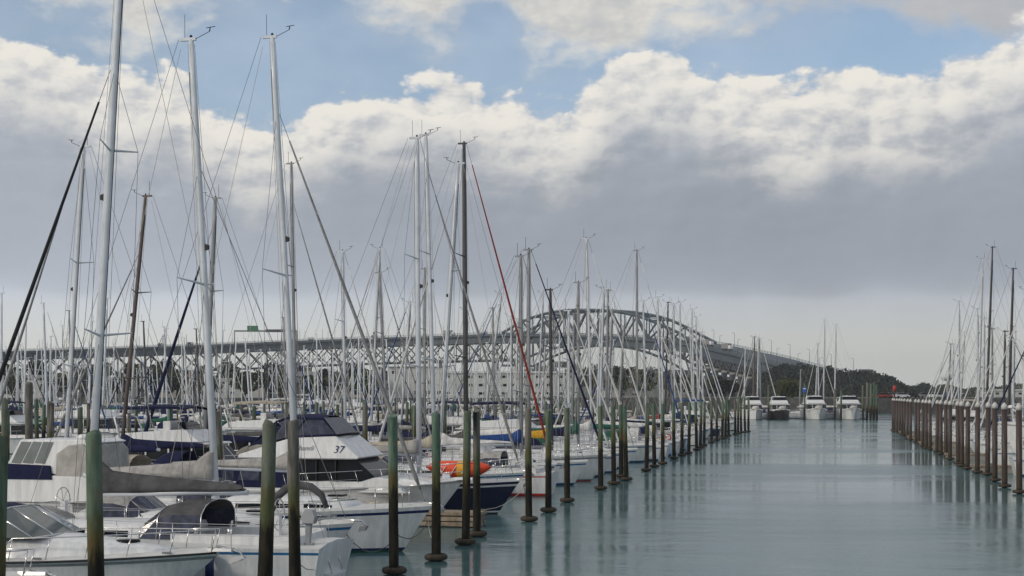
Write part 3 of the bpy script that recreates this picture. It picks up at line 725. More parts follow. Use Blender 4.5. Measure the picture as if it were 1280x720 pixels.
def yacht(x, y, rz, L=11, B=3.5, fb=1.1, h=15, topx=None, hull='white', cover='navy', genoa='white', mast='silver', anti='dark', stripe='blue', lod=1, nsp=2, frac=1.0,
          hood='navy', label='', group=None, mastr=None, covh=.42, extras=(), boomz=None, topy=0., roll=0., gr=None):
    Y = empty('yacht', (x, y, 0), rz); Y.rotation_euler.x = roll; tag(Y, label, 'yacht', group)
    hm, sh = hull_mesh(L, B, fb, anti, hull, stripe, rake=.09 * L, n=24 if lod == 0 else 14 if lod == 1 else 9)
    HO = hm.build('hull', Y)
    xm = .10 * L; zd = sh(xm)[1] + .03
    # coachroof: side-on loft
    cm = MB(); secs = []; ch = .42 if lod < 2 else .5; xs = [xm + .20 * L, xm + .14 * L, xm + .05 * L, xm - .05 * L, xm - .15 * L, xm - .26 * L]
    hs = [.03, .22, .34, .40, .43, .44]
    def cw(xx, k): return min(.64 * sh(xx)[0], B * .31) * k
    for xx, hh in zip(xs, hs):
        z = sh(xx)[1] + .02; w = cw(xx, 1)
        secs.append([(xx, w, z), (xx, w * .95, z + hh * .75), (xx, w * .86, z + hh), (xx, w * .4, z + hh + .05), (xx, -w * .4, z + hh + .05), (xx, -w * .86, z + hh), (xx, -w * .95, z + hh * .75), (xx, -w, z)])
    cm.loft(secs, WHITE if hull != 'cream' else hullm('cream'), cap=True, smooth=lod == 0); CO = cm.build('cabin', Y)
    if lod < 2:
        for sy in (1, -1):
            for (a, b_) in (((1, 2), (2.15, 2.9), (3.05, 4.0)) if lod == 0 else ((1.3, 3.9),)):
                def sp(q, f):
                    i = min(4, int(q)); k = q - i; xx = xs[i] + (xs[i + 1] - xs[i]) * k; hh = hs[i] + (hs[i + 1] - hs[i]) * k
                    z = sh(xx)[1] + .02 + hh * .75 * f; return (xx, sy * (cw(xx, 1) * (1 - .05 * f) + .008), z)
                wv = [sp(a + .12, .38), sp(b_, .32), sp(b_, .85), sp(a + .12, .8)]
                MB().add(wv, [(0, 1, 2, 3)] if sy < 0 else [(3, 2, 1, 0)], GLASS).build('window', CO)
    # cockpit coaming and sole
    ck = MB(); xa, xb = -L / 2 + .5, xm - .26 * L; w = B * .30; z = sh((xa + xb) / 2)[1]
    for sy in (-1, 1): ck.box(xa, xb, sy * w - .11, sy * w + .11, z, z + .30, WHITE)
    ck.box(xa - .05, xa + .14, -w, w, z, z + .27, WHITE); ck.box(xa, xb, -w + .08, w - .08, z + .04, z + .085, TEAK if lod < 2 else DECKG)
    ck.build('cockpit', Y)
    if lod == 0:
        m = MB(); c = Vector((xa + .9, 0, z + .55)); pts = [c + Vector((0, .42 * math.cos(a), .42 * math.sin(a) + .2)) for a in [2 * math.pi * i / 14 for i in range(15)]]
        m.tube(pts, .018, STEEL, 5); m.box(c.x - .05, c.x + .12, -.1, .1, z, z + .75, WHITE)
        for i in range(0, 14, 2): m.tube([c + Vector((0, 0, .2)), pts[i]], .01, STEEL, 4)
        m.build('steering_wheel', Y)
        m = MB()
        for xx in (xm + .12 * L, xm - .1 * L): m.box(xx - .25, xx + .25, -.25, .25, sh(xx)[1] + .40, sh(xx)[1] + .46, GLASS)
        m.build('hatch', CO)
    # mast and rig
    topx = xm - .3 if topx is None else topx; mr = mastr or (.105 if lod < 2 else .12)
    zm = zd + .38
    on, tips = mast_meshes(Y, xm, zm, h, topx, MASTM[mast], nsp, B, lod, mr, topy)
    bl = min(.40 * L, xm + L / 2 - .5); bz = boomz or zd + 1.25
    kb = (bz - zm) / (h - zm); bx = on(kb).x
    BO = MB().tube([(bx - .1, 0, bz), (bx - bl, 0, bz + .1)], .075 if lod < 2 else .09, MASTM[mast] if mast != 'timber' else WOOD, 8).build('boom', Y)
    if cover:
        bo = .02 if lod == 0 else -.10; secs = []; N = 8; rr = [(0.04, 1.0), (0.0, 1.75), (.06, 1.5), (.14, 1.02), (.3, .86), (.55, .66), (.8, .5), (.97, .34), (1.0, .12)]
        for i, (k, s_) in enumerate(rr):
            hh = covh * s_ ; wv = .16 * (s_ ** .5); xx = bx - .02 - k * (bl - .1) + (mr + .05 if i < 1 else 0); zz = bz + .1 * k
            wob = .02 * math.sin(i * 2.3 + L)
            secs.append([(xx, wv * .5 + wob, zz + bo), (xx, wv, zz + bo + .08), (xx, wv * .95, zz + hh * .4), (xx, wv * .45, zz + hh * .85), (xx, 0, zz + hh), (xx, -wv * .45, zz + hh * .85), (xx, -wv * .95, zz + hh * .4), (xx, -wv, zz + bo + .08), (xx, -wv * .5 + wob, zz + bo)])
        m = MB(); m.loft(secs, covm(cover), closed=True, cap=True); m.build('sail_cover', BO)
    # furled genoa on the forestay
    bow = Vector((L / 2 - .25, 0, sh(L / 2 - .25)[1] + .15)); hd = on(frac); hd.x += mr
    if genoa:
        pts = [bow.lerp(hd, k) for k in (.03, .06, .2, .4, .6, .8, .93)]; gr = gr or (.072 if lod < 2 else .08)
        m = MB(); m.tube(pts, [.03, gr, gr, gr * .85, gr * .7, gr * .5, .03], covm(genoa) if genoa != 'white' else SAILW, 7); m.build('furled_sail', Y)
    wr = .0075 if lod == 0 else .010 if lod == 1 else .0
    if wr:
        m = MB(); m.tube([bow, hd], wr * 1.4, WIRE, 4, False)
        m.tube([on(1) + Vector((-.4, 0, 0)), (-L / 2 + .1, 0, z + .1)], wr, WIRE, 4, False)
        for sy in (0, 1):
            s_ = 1 if sy == 0 else -1; cp = Vector((xm - .35, s_ * (sh(xm)[0] - .12), zd))
            prev = cp
            for tp in tips: m.tube([prev, tp[sy]], wr, WIRE, 4, False); prev = tp[sy]
            m.tube([prev, on(min(.99, frac))], wr, WIRE, 4, False)
            if tips: m.tube([cp, on((1) / (nsp + 1) * .96)], wr, WIRE, 4, False)
        m.tube([on(.99) + Vector((.06, .1, 0)), (xm + .25, .25, zm)], wr, ROPE, 4, False)
        m.tube([on(.99) + Vector((-.06, -.1, 0)), (bx - .2, -.2, zm)], wr, ROPE, 4, False)
        m.tube([on(.98) + Vector((-.35, 0, 0)), (bx - bl + .1, 0, bz + .12)], wr, ROPE, 4, False)
        m.build('rigging', Y)
    # pulpit, stanchions, lifelines
    if lod < 2:
        m = MB(); e = L / 2; r_ = .014 if lod == 0 else .02
        def rail(xx, f=1, hh=.62):
            w_, zz = sh(xx); return Vector((xx, f * max(.12, w_ - .08), zz + hh))
        ps = [rail(e - 1.7, 1), rail(e - .9, 1, .66), Vector((e + .05, .16, sh(e)[1] + .7)), Vector((e + .05, -.16, sh(e)[1] + .7)), rail(e - .9, -1, .66), rail(e - 1.7, -1)]
        m.tube(ps, r_, STEEL, 5)
        for f in (1, -1):
            for xx in (e - 1.7, e - .9): m.tube([rail(xx, f, 0), rail(xx, f, .64)], r_, STEEL, 5)
            st_ = [e - 1.7 - i * (L - 2.2) / 6 for i in range(7)]
            for xx in st_[1:]: m.tube([rail(xx, f, 0), rail(xx, f)], r_ * .9, STEEL, 5)
            for hh in (.32, .61): m.tube([rail(xx, f, hh) for xx in st_], r_ * .5, STEEL, 4)
        xx = -e + .25; m.tube([rail(xx + 1.2, 1), rail(xx, 1), rail(xx, -1), rail(xx + 1.2, -1)], r_, STEEL, 5)
        m.build('guardrail', Y)
        if lod == 1 and int(L * 10 + h * 10) % 5 < 2:
            c_ = rail(-e + .5, 1 if int(L * 10) % 2 else -1, .42); hc = [YELLOW, REDP, WHITE][int(h * 10) % 3]
            MB().tube([c_ + Vector((.22 * math.cos(a), 0, .24 * math.sin(a))) for a in [R(-60) + R(300) * i / 9 + R(150) for i in range(10)]], .06, hc, 7).build('lifebuoy', Y)
    if hood:
        m = MB(); x1 = xm - .20 * L; x0 = x1 - (1.5 if lod < 2 else 1.3); w = B * .31; zb = sh(x1)[1] + .1; hh = 1.0 if lod == 0 else 1.1; fr = []
        for xx, k in ((x1 + .25, .42), (x1 - .25, .85), (x1 - .7, 1.0), (x0, 1.0)):
            fr.append([(xx, w * math.cos(a) if abs(math.cos(a)) < .99 else w * (1 if math.cos(a) > 0 else -1), zb + .3 * 0 + hh * k * (abs(math.sin(a)) ** .45)) for a in [math.pi * i / 8 for i in range(9)]])
        m.loft(fr if lod else fr[1:], covm(hood), smooth=lod > 0, rowm=([CLEAR] + [covm(hood)] * 6 + [CLEAR]) if lod == 0 else None); o = m.build('sprayhood', Y)
        if lod == 0:
            m = MB(); f2 = [[(p[0] + .035, p[1] * .98, p[2] + .02) for p in s_[2:7]] for s_ in fr[:2]]; m.loft(fr[:2], CLEAR, smooth=False); m.build('window', o); m = MB()
            for s_ in (fr[0], fr[1], fr[3]): m.tube([(p[0], p[1] * 1.01, p[2] + .01) for p in s_], .018, STEEL, 5)
            for kk in (2, 4, 6): m.tube([fr[0][kk], fr[1][kk]], .02, covm(hood), 5)
            m.build('hood_frame', o)
    if lod == 0:
        m = MB()
        for i, xx in enumerate((-.28 * L, -.02 * L, .2 * L)):
            for f in (1, -1):
                w_, zz = sh(xx); fm = MB(); q = Vector((xx, f * (w_ + .12), zz - .45))
                fm.tube([q + Vector((0, 0, .34)), q + Vector((0, 0, .28)), q - Vector((0, 0, .28)), q - Vector((0, 0, .34))], [.03, .12, .12, .03], FEND if i % 2 else NAVYP, 8); fm.tube([q + Vector((0, 0, .3)), (xx, f * (w_ - .08), zz + .3)], .012, ROPE, 4)
                fm.build('fender', Y)
        g_ = MB()
        for f in (1, -1):
            for xx in (-.22 * L, -.30 * L): w_, zz = sh(xx); g_.tube([(xx, f * B * .30, zz + .30), (xx, f * B * .30, zz + .37), (xx, f * B * .30, zz + .46)], [.085, .06, .08], STEEL, 10)
        g_.build('winches', Y)
        g_ = MB(); zz = sh(.33 * L)[1] + .1
        for kk in range(3): g_.tube([(.33 * L + (.22 - .03 * kk) * math.cos(a_), .1 + (.2 - .03 * kk) * math.sin(a_), zz + .03 * kk) for a_ in [2 * math.pi * j / 10 for j in range(11)]], .018, ROPE, 5)
        g_.build('coiled_rope', Y)
        g_ = MB(); zz = sh(.26 * L)[1]; g_.box(.22 * L, .22 * L + .5, -.25, .25, zz + .1, zz + .17, GLASS); g_.build('hatch', Y)
        a = Vector((L / 2, 0, sh(L / 2)[1] + .05))
        m.tube([a + Vector((-.5, 0, .06)), a + Vector((.25, 0, .02)), a + Vector((.38, 0, -.15))], .03, STEEL, 5)
        m.prism([(a.x + .2, a.z - .14), (a.x + .42, a.z - .12), (a.x + .36, a.z - .26), (a.x + .14, a.z - .3)], .07, .1, GREYM); m.build('anchor', Y)
    for ex in extras: ex(Y, L, B, sh, xm, zd, on)
    return Y
SAILW = varied('furled_sailcloth', (.56, .57, .58), .15, 2, .8)

def outboard(par, x, y, z, mat=WHITE, s=1.0, name='outboard'):
    m = MB(); m.prism([(x - .32 * s, z), (x + .12 * s, z), (x + .16 * s, z + .3 * s), (x + .05 * s, z + .5 * s), (x - .25 * s, z + .48 * s), (x - .36 * s, z + .25 * s)], .17 * s, .13 * s, mat, yc=y)
    m.prism([(x - .14 * s, z - .75 * s), (x + .02 * s, z - .75 * s), (x + .04 * s, z), (x - .2 * s, z)], .06 * s, .08 * s, mat, yc=y)
    m.tube([(x - .28 * s, y, z - .7 * s), (x + .1 * s, y, z - .72 * s)], .06 * s, mat, 6)
    return m.build(name, par, bevel=.02)

def launch(x, y, rz, L=11, B=3.7, fb=1.25, hull='white', anti='dark', stripe=None, style='fly', top='navy', lod=1, label='', group=None, roof_z=None, sheer=.35, extras=(), trunk=True, cat='motor boat', name='motor_launch', side=False):
    Y = empty(name, (x, y, 0), rz); tag(Y, label, cat, group)
    hm, sh = hull_mesh(L, B, fb, anti, hull, stripe, rake=.11 * L, sheer=sheer, transom=.9, flare=.16, n=24 if lod == 0 else 12, trans_rake=.0, bowup=1.)
    hm.build('hull', Y); W = WHITE if hull != 'cream' else hullm('cream')
    m = MB(); ed = []
    for f in (1, -1):
        m.tube([(xx, f * (sh(xx)[0] + .01), sh(xx)[1] - .03) for xx in lin(-L / 2 + .05, L / 2 - .1, 14)], .035, W if hull != 'white' else GREYM, 5)
    m.build('rubbing_strake', Y)
    zd = sh(0)[1]; bv = .05 if lod < 2 else 0
    # foredeck trunk
    if trunk:
        m = MB(); m.prism([(.08 * L, zd), (.36 * L, sh(.36 * L)[1]), (.33 * L, sh(.33 * L)[1] + .22), (.18 * L, zd + .42), (.08 * L, zd + .45)], B * .34, B * .27, W); m.build('foredeck_trunk', Y, bevel=bv)
    xf, xr = .20 * L, -.26 * L; h1 = 1.30; zg = zd + .35
    m = MB(); m.prism([(xr, zd - .02), (xf + .06 * L, zd - .02), (xf + .05 * L, zg), (xf - .04 * L, zd + h1), (xr, zd + h1)], B * .40, B * .36, W); HS = m.build('deckhouse', Y, bevel=bv)
    zt = zd + h1
    m = MB(); e = .012
    wq = lambda z: B * .40 + (B * .36 - B * .40) * (z - zd) / h1 + e
    m.prism([(xr + .35, zg), (xf + .05 * L + e, zg), (xf - .04 * L + .02 * L + e, zt - .13), (xr + .35, zt - .13)], wq(zg), wq(zt - .13), GLASS); m.build('window_band', HS)
    m = MB()
    for xx in (xr + 1.3, xr + 2.6, xr + 3.9):
        if xx < xf - .4:
            for f in (1, -1): m.box(xx, xx + .09, f * wq(zg) - .02 if f > 0 else f * wq(zg) - .006, f * wq(zg) + .006 if f > 0 else f * wq(zg) + .02, zg, zt - .13, W)
    for f in (-.33, .33): m.add([(xf + .05 * L + .02, B * f * .6 - .05, zg), (xf + .05 * L + .02, B * f * .6 + .05, zg), (xf - .02 * L + .02, B * f * .6 + .05, zt - .13), (xf - .02 * L + .02, B * f * .6 - .05, zt - .13)], [(0, 1, 2, 3)], W)
    m.build('window_frame', HS)
    m = MB(); m.prism([(xr - .09 * L, zt), (xf - .01 * L, zt), (xf - .02 * L, zt + .10), (xr - .09 * L, zt + .12)], B * .42, B * .42, W); m.build('roof', Y, bevel=bv)
    if style == 'fly':
        z2 = zt + .11
        m = MB(); m.prism([(xr - .07 * L, z2 + .02), (xf - .06 * L, z2 + .02), (xf - .13 * L, z2 + .62), (xf - .16 * L, z2 + .68), (xr - .02 * L, z2 + .45)], B * .38, B * .36, W); FB = m.build('flybridge', Y, bevel=bv)
        m = MB(); m.prism([(xf - .15 * L, z2 + .67), (xf - .145 * L, z2 + .67), (xf - .185 * L, z2 + 1.05), (xf - .19 * L, z2 + 1.05)], B * .33, B * .30, GLASS); m.build('windscreen', FB)
        m = MB(); m.box(xf - .28 * L, xf - .24 * L, -B * .2, B * .2, z2 + .5, z2 + 1.1, W); m.build('helm_seat', FB, bevel=bv)
        zc = z2 + 1.95
        if top:
            m = MB(); cs = []
            for xx, dz in ((xf - .13 * L, -.10), (xf - .17 * L, 0), (xf - .3 * L, .03), (xr - .0 * L, -.06)):
                cs.append([(xx, B * .36 * k, zc + dz - .10 * abs(k) ** 3) for k in (-1, -.8, 0, .8, 1)])
            m.loft(cs, covm(top)); m.loft([[(a, b_, c_ - .05) for a, b_, c_ in s_] for s_ in cs], covm(top))
            for f in (1, -1): m.loft([[(s_[0][0], f * B * .361, s_[0][2] + .0), (s_[0][0], f * B * .361, s_[0][2] - .12)] for s_ in cs], covm(top))
            CN = m.build('bimini', Y)
            m = MB()
            for xx in (xf - .17 * L, xr + .02 * L):
                for f in (1, -1): m.tube([(xx, f * B * .35, z2 + .4), (xx, f * B * .35, zc - .05)], .02, STEEL, 5)
            m.build('bimini_frame', CN)
        m = MB(); m.tube([(xr - .01 * L, B * .38, z2 + .1), (xr - .05 * L, B * .34, z2 + 1.3), (xr - .06 * L, 0, z2 + 1.42), (xr - .05 * L, -B * .34, z2 + 1.3), (xr - .01 * L, -B * .38, z2 + .1)], .05, W, 6)
        m.tube([(xr - .06 * L, 0, z2 + 1.4), (xr - .06 * L, 0, z2 + 2.6)], .012, BLACK, 4); m.tube([(xr - .06 * L, .4, z2 + 1.5), (xr - .06 * L, .4, z2 + 1.6), (xr - .06 * L, .4, z2 + 1.72)], [.26, .28, .2], W, 10); m.build('radar_arch', Y)
    else:
        if top:
            m = MB(); m.prism([(xr - .16 * L, zt - .05), (xr - .09 * L, zt - .02), (xr, zt - .04), (xr, zt - .12), (xr - .16 * L, zt - .13)], B * .38, B * .36, covm(top)); m.build('cockpit_awning', Y)
        m = MB(); m.tube([(xr + .6, 0, zt + .1), (xr + .5, 0, zt + 1.6)], .02, W, 5); m.ball((xr + 1.2, 0, zt + .25), .22, W, 8, 4, .5); m.build('radio_mast', Y)
    # rails
    m = MB(); e = L / 2; r_ = .016 if lod == 0 else .022
    def rail(xx, f=1, hh=.6): w_, zz = sh(xx); return Vector((xx, f * max(.12, w_ - .1), zz + hh))
    xs = [e - .05 - i * (.62 * L) / 7 for i in range(8)]
    for f in (1, -1):
        m.tube([rail(xx, f, .62 if i < 6 else .62 - .2 * (i - 5)) for i, xx in enumerate(xs)], r_, STEEL, 5)
        for xx in xs[:-1]: m.tube([rail(xx, f, 0), rail(xx, f, .6)], r_ * .8, STEEL, 4)
    m.tube([rail(xs[0], 1, .62), rail(xs[0], -1, .62)], r_, STEEL, 5); m.build('guardrail', Y)
    m = MB(); a = Vector((e, 0, sh(e)[1])); m.prism([(a.x - .3, a.z), (a.x + .3, a.z + .02), (a.x + .3, a.z + .1), (a.x - .3, a.z + .1)], .14, .12, W)
    m.tube([(a.x + .1, 0, a.z + .1), (a.x + .38, 0, a.z - .05), (a.x + .34, 0, a.z - .25)], .045, STEEL, 5); m.build('anchor', Y)
    m = MB(); xs_ = -L / 2
    m.box(xs_ + .05, xs_ + .2, -B * .42, B * .42, sh(xs_)[1], sh(xs_)[1] + .35, W)
    for f in (1, -1): m.box(xs_ + .05, xr, f * B * .42 - .06, f * B * .42 + .06, zd, zd + .33, W)
    m.build('cockpit', Y)
    for ex in extras: ex(Y, L, B, sh, zd, zt)
    return Y

# ------------------------------------------------------------------ placing boats
OCC = {}                      # row -> positions along the fairway already taken
AUTO = []                     # boats whose labels are written at the end
RZ = {'R': -AL, 'L': math.pi - AL}
# rows: n of the end towards the camera-side fairway, n of the other end
def row_mast(px, pxt, pyt, row, side, L, kw, nb, n_dir=1, lod=None, label=None, reg=True):
    """put a yacht so that its mast stands at px and its masthead at (pxt, pyt); nb = n of the boat's end nearest the fairway on its right"""
    off = .40 * L if side == 'R' else .60 * L
    while any(abs(Tof(px, nb + off) - q) < (3.5 if row == 'R1' and Tof(px, nb + off) < 50 else 3.85) for q in OCC.get(row, [])): nb += .08
    n = nb + off; T = Tof(px, n); X, Y = TN(T, n)
    s = F / Y; h = H + (HOR - pyt) / s
    nc = nb + L / 2; cx, cy = TN(T, nc)
    dx = (pxt - px) / s / CA; xm = .10 * L; topx = xm + dx * (1 if side == 'R' else -1)
    lod_ = lod if lod is not None else (0 if Y < 78 else 1)
    OCC.setdefault(row, []).append(T)
    B = kw.pop('B', .315 * L)
    o = yacht(cx, cy, RZ[side], L=L, B=B, h=h, topx=topx, lod=lod_, label=label or '', **kw)
    if not label: AUTO.append((o, kw, px, row, side))
    return o

# ---- extra bits for particular yachts
def ex_dinghy(x, mat, z=.55, name='covered_dinghy', lab=None):
    def f(Y, L, B, sh, xm, zd, on):
        zz = sh(x)[1]; m = MB(); secs = []
        for k, wv, hv in ((-1.25, .30, .15), (-1.1, .60, .42), (-.5, .74, .60), (.2, .74, .62), (.8, .62, .56), (1.15, .35, .40), (1.3, .05, .2)):
            secs.append([(x + k, wv * math.cos(a), zz + .12 + hv * max(0, math.sin(a)) ** .6) for a in [math.pi * i / 8 for i in range(9)]])
        m.loft(secs, mat); o = m.build(name, Y)
    return f
def ex_outboard(mat, dy=.9):
    def f(Y, L, B, sh, xm, zd, on): outboard(Y, -L / 2 + .05, dy, sh(-L / 2 + .3)[1] + .75, mat, .95)
    return f
def ex_kayak(Y, L, B, sh, xm, zd, on): pass

def sheet_line(a, b, sag, mat=ROPE, r=.013, par=None, name='mooring_line'):
    a, b = Vector(a), Vector(b); pts = [a.lerp(b, k) - Vector((0, 0, sag * 4 * k * (1 - k))) for k in (0, .15, .35, .5, .65, .85, 1)]
    return MB().tube(pts, r, mat, 5).build(name, par)

# ---- nearest yachts (masts 1, 2, 3 of the photograph)
def m1_extra(Y, L, B, sh, xm, zd, on):
    # grey fabric stack pack peak and radar reflector
    outboard(Y, -L / 2 + .25, .95, sh(-L / 2 + .3)[1] + .62, GREYM, .75)
    m = MB()    # transom steps
    x = -L / 2; z = sh(x + .2)[1]; m.box(x - .3, x + .05, -.55, .55, .35, .42, WHITE); m.tube([(x - .05, .4, z), (x - .25, .4, .4)], .02, STEEL, 5); m.tube([(x - .05, -.4, z), (x - .25, -.4, .4)], .02, STEEL, 5); m.build('boarding_ladder', Y)
    hoop = [(x + .5, z + .85), (x + .65, z + 1.2), (x + .95, z + 1.42), (x + 1.35, z + 1.47), (x + 1.7, z + 1.36), (x + 1.98, z + 1.1), (x + 2.1, z + .75)]
    for f in (-1,):
        m = MB(); m.tube([(a_, f * B * .34, b_) for a_, b_ in hoop], [.07, .1, .11, .12, .12, .11, .08], covm('dark grey'), 8); m.build('folded_awning', Y)
y1 = row_mast(112, 155, -70, 'R1', 'L', 11.6, dict(mast='silver', cover='dark grey', genoa='black', mastr=.125, covh=.62, hood='dark grey', stripe='blue', anti='blue', fb=1.15, B=3.7, nsp=2, frac=.78, boomz=2.38, extras=(ex_dinghy(3.0, covm('light grey')), m1_extra)), 13.0, label='white yacht with dark grey sail cover and tall silver mast leaning right, nearest the camera')
y2 = row_mast(271, 237, 47, 'R1', 'R', 10.8, dict(mast='silver', cover='light grey', genoa=None, mastr=.115, covh=.55, hood='light grey', stripe='blue', anti='blue', fb=1.1, B=3.5, nsp=1, frac=.72, boomz=2.55), 13.6, label='white yacht with blue antifouling and light grey sail cover, no furled foresail')
COVC['grey'] = (.24, .245, .25)
y3 = row_mast(372, 339, 44, 'R1', 'R', 11.6, dict(mast='silver', cover='light grey', genoa='grey', mastr=.11, hood='dark grey', stripe='navy', anti='green', fb=1.22, B=3.6, nsp=1, frac=.83), 12.6, label='white yacht with thin navy stripe and long grey furled foresail before the white launch')

# ---- white launch with the number 37
def text(par, s, loc, size, rot, mat, shear=0, name='lettering'):
    cu = bpy.data.curves.new(name, 'FONT'); cu.body = s; cu.size = size; cu.shear = shear; cu.extrude = .003; cu.materials.append(mat)
    t_ = bpy.data.objects.new(name, cu); me = bpy.data.meshes.new_from_object(t_); bpy.data.objects.remove(t_)
    if not me.materials: me.materials.append(mat)
    o = bpy.data.objects.new(name, me); COL.objects.link(o); o.parent = par; o.location = loc; o.rotation_euler = rot; return o
def launch37():
    L, B = 11.6, 3.8; d = 57.4; px = 580
    k = (640 - px) / F; n = d * (CA * k + SA); T = (d - n * SA) / CA; OCC['R1'].append(T); cx, cy = TN(T, n + L / 2)
    Y = empty('flybridge_launch', (cx, cy, 0), -AL); tag(Y, 'white launch marked 37 with navy canopy on its flybridge and dark side windows', 'motor boat')
    hm, sh = hull_mesh(L, B, 1.18, 'blue', 'white', None, rake=1.35, sheer=.55, transom=.9, flare=.2, n=26, trans_rake=0); hm.build('hull', Y)
    e = L / 2
    m = MB()
    for f in (1, -1): m.tube([(xx, f * (sh(xx)[0] + .012), sh(xx)[1] - .04) for xx in lin(-e + .05, e - .1, 20)], .03, GREYM, 5)
    m.build('rubbing_strake', Y)
    X = lambda p, zz=0: e - (580 - (p - (8 if p > 434 and p < 490 else 0))) / 30.6      # along the boat from the photograph's bow
    def Z(py, s=31.6): return H - (py - HOR) / s
    W = WHITE
    m = MB(); m.prism([(X(505), sh(X(505))[1] - .05), (X(548), sh(X(548))[1] - .05), (X(540), Z(603)), (X(505), Z(599))], 1.15, .95, W); m.build('foredeck_trunk', Y, bevel=.05)
    zb = 1.2
    m = MB(); m.prism([(X(300), zb), (X(520), zb), (X(498), Z(600)), (X(484), Z(597)), (X(458), Z(573)), (X(300), Z(573))], 1.55, 1.42, W); DH = m.build('deckhouse', Y, bevel=.04)
    wf = lambda z: 1.55 + (1.42 - 1.55) * (z - zb) / (Z(573) - zb) + .012
    m = MB(); z0, z1 = Z(603), Z(575); m.prism([(X(372), z0), (X(470), z0), (X(488), Z(597)), (X(462), z1), (X(372), z1)], wf(z0), wf(z1), GLASS, z0=z0, z1=z1); m.build('window_band', DH)
    m = MB()
    for p in (404, 437):
        for f in (1, -1): MB().box(X(p), X(p) + .05, f * 1.52 - .06, f * 1.52 + .06, z0, z1, BLACK).build('window_frame', DH)
    # flybridge body
    m = MB(); m.prism([(X(303), Z(575)), (X(466), Z(575)), (X(469), Z(572.5)), (X(437), Z(546)), (X(372), Z(548)), (X(345), Z(556)), (X(322), Z(564)), (X(303), Z(570))], 1.66, 1.42, W); FBo = m.build('flybridge', Y, bevel=.05)
    for f, r_ in ((-1, (R(90 - 9), 0, 0)),):
        zz = Z(571); text(FBo, '37', (X(435), -1.60, zz + .12), .43, (R(82), 0, 0), NAVYP, .25)
        text(FBo, 'Shandi', (X(377), -1.585, zz + .22), .30, (R(82), 0, 0), GREYM, .35)
    m = MB()
    for f in (1, -1): m.box(X(305), X(462), f * 1.655 - .02, f * 1.655 + .02, Z(575), Z(573.6), GREYM)
    m.build('trim_line', FBo)
    # canopy: navy roof and frames, clear sides
    zt, zl = Z(519), Z(548)
    secs = []
    for p, zz, w_ in ((318, Z(556), 1.30), (344, Z(530), 1.28), (362, zt - .02, 1.22), (386, zt + .03, 1.2), (410, zt - .05, 1.15)):
        secs.append([(X(p), w_ * k, zz - .12 * abs(k) ** 3) for k in (-1, -.85, -.4, 0, .4, .85, 1)])
    m = MB(); m.loft(secs, covm('navy')); CN = m.build('canopy', Y)
    m = MB(); fs = [(X(410), zt - .05), (X(437), Z(543))]
    m.add([(X(410) + .01, -1.14, zt - .12), (X(410) + .01, 1.14, zt - .12), (X(437), 1.36, Z(544)), (X(437), -1.36, Z(544))], [(0, 3, 2, 1)], CLEAR)
    for f in (1, -1):
        q = [(X(352), f * 1.25, Z(528)), (X(364), f * 1.235, zt - .13), (X(409), f * 1.16, zt - .17), (X(436), f * 1.37, Z(544)), (X(372), f * 1.40, Z(546)), (X(349), f * 1.42, Z(552))]
        m2 = MB(); m2.add(q, [tuple(range(6))[::-1] if f > 0 else tuple(range(6))], CLEAR); m2.build('window', CN)
    m.build('window', CN)
    m = MB()
    for f in (1, -1):
        m.tube([(X(318), f * 1.31, Z(557)), (X(349), f * 1.27, Z(528)), (X(364), f * 1.25, zt - .12), (X(409), f * 1.17, zt - .16), (X(437), f * 1.38, Z(544)), (X(372), f * 1.42, Z(547))], .045, covm('navy'), 5)
        m.tube([(X(372), f * 1.42, Z(547)), (X(388), f * 1.21, zt - .12)], .05, covm('navy'), 5); m.tube([(X(437), f * 1.385, Z(545)), (X(440), 0, Z(544)), (X(437), -f * 1.385, Z(545))], .05, BLACK, 5)
        m.add([(X(312), f * 1.45, Z(561)), (X(318), f * 1.3, Z(556)), (X(349), f * 1.27, Z(528)), (X(356), f * 1.3, Z(533)), (X(345), f * 1.43, Z(552))], [(0, 1, 2, 3, 4), (4, 3, 2, 1, 0)], covm('navy'))
    m.build('canopy_edge', CN)
    # navy cockpit enclosure aft
    m = MB(); m.prism([(X(262), Z(612)), (X(275), Z(586)), (X(300), Z(574)), (X(372), Z(576)), (X(372), Z(612))], 1.6, 1.45, covm('navy')); CE = m.build('cockpit_enclosure', Y, bevel=.05)
    m = MB()
    for a_, b_ in ((280, 296), (302, 330)):
        for f in (1, -1): MB().add([(X(a_), f * 1.575, Z(603)), (X(b_), f * 1.575, Z(603)), (X(b_), f * 1.505, Z(584)), (X(a_ + 4), f * 1.505, Z(584))], [(0, 1, 2, 3) if f < 0 else (3, 2, 1, 0)], CLEAR).build('window', CE)
    m = MB()
    def rail(xx, f=1, hh=.68): w_, zz = sh(xx); return Vector((xx, f * max(.1, w_ - .1), zz + hh))
    xs = [e - .0 - i * .98 for i in range(8)]
    for f in (1, -1):
        m.tube([rail(xx, f) for xx in xs], .016, STEEL, 6); m.tube([rail(xx, f, .34) for xx in xs], .009, STEEL, 5)
        for xx in xs[1:]: m.tube([rail(xx, f, 0), rail(xx - .18, f, .67)], .014, STEEL, 5)
    m.tube([rail(xs[0], 1), (e + .35, 0, sh(e)[1] + .66), rail(xs[0], -1)], .016, STEEL, 6); m.build('guardrail', Y)
    m = MB(); zz = sh(e)[1]; m.prism([(e - .4, zz), (e + .38, zz + .02), (e + .38, zz + .1), (e - .4, zz + .1)], .16, .12, W); m.tube([(e + .1, 0, zz + .14), (e + .5, 0, zz), (e + .44, 0, zz - .28)], .045, STEEL, 6)
    m.prism([(e - .9, zz + .02), (e - .55, zz + .02), (e - .58, zz + .25), (e - .86, zz + .25)], .14, .1, STEEL); m.build('anchor', Y)
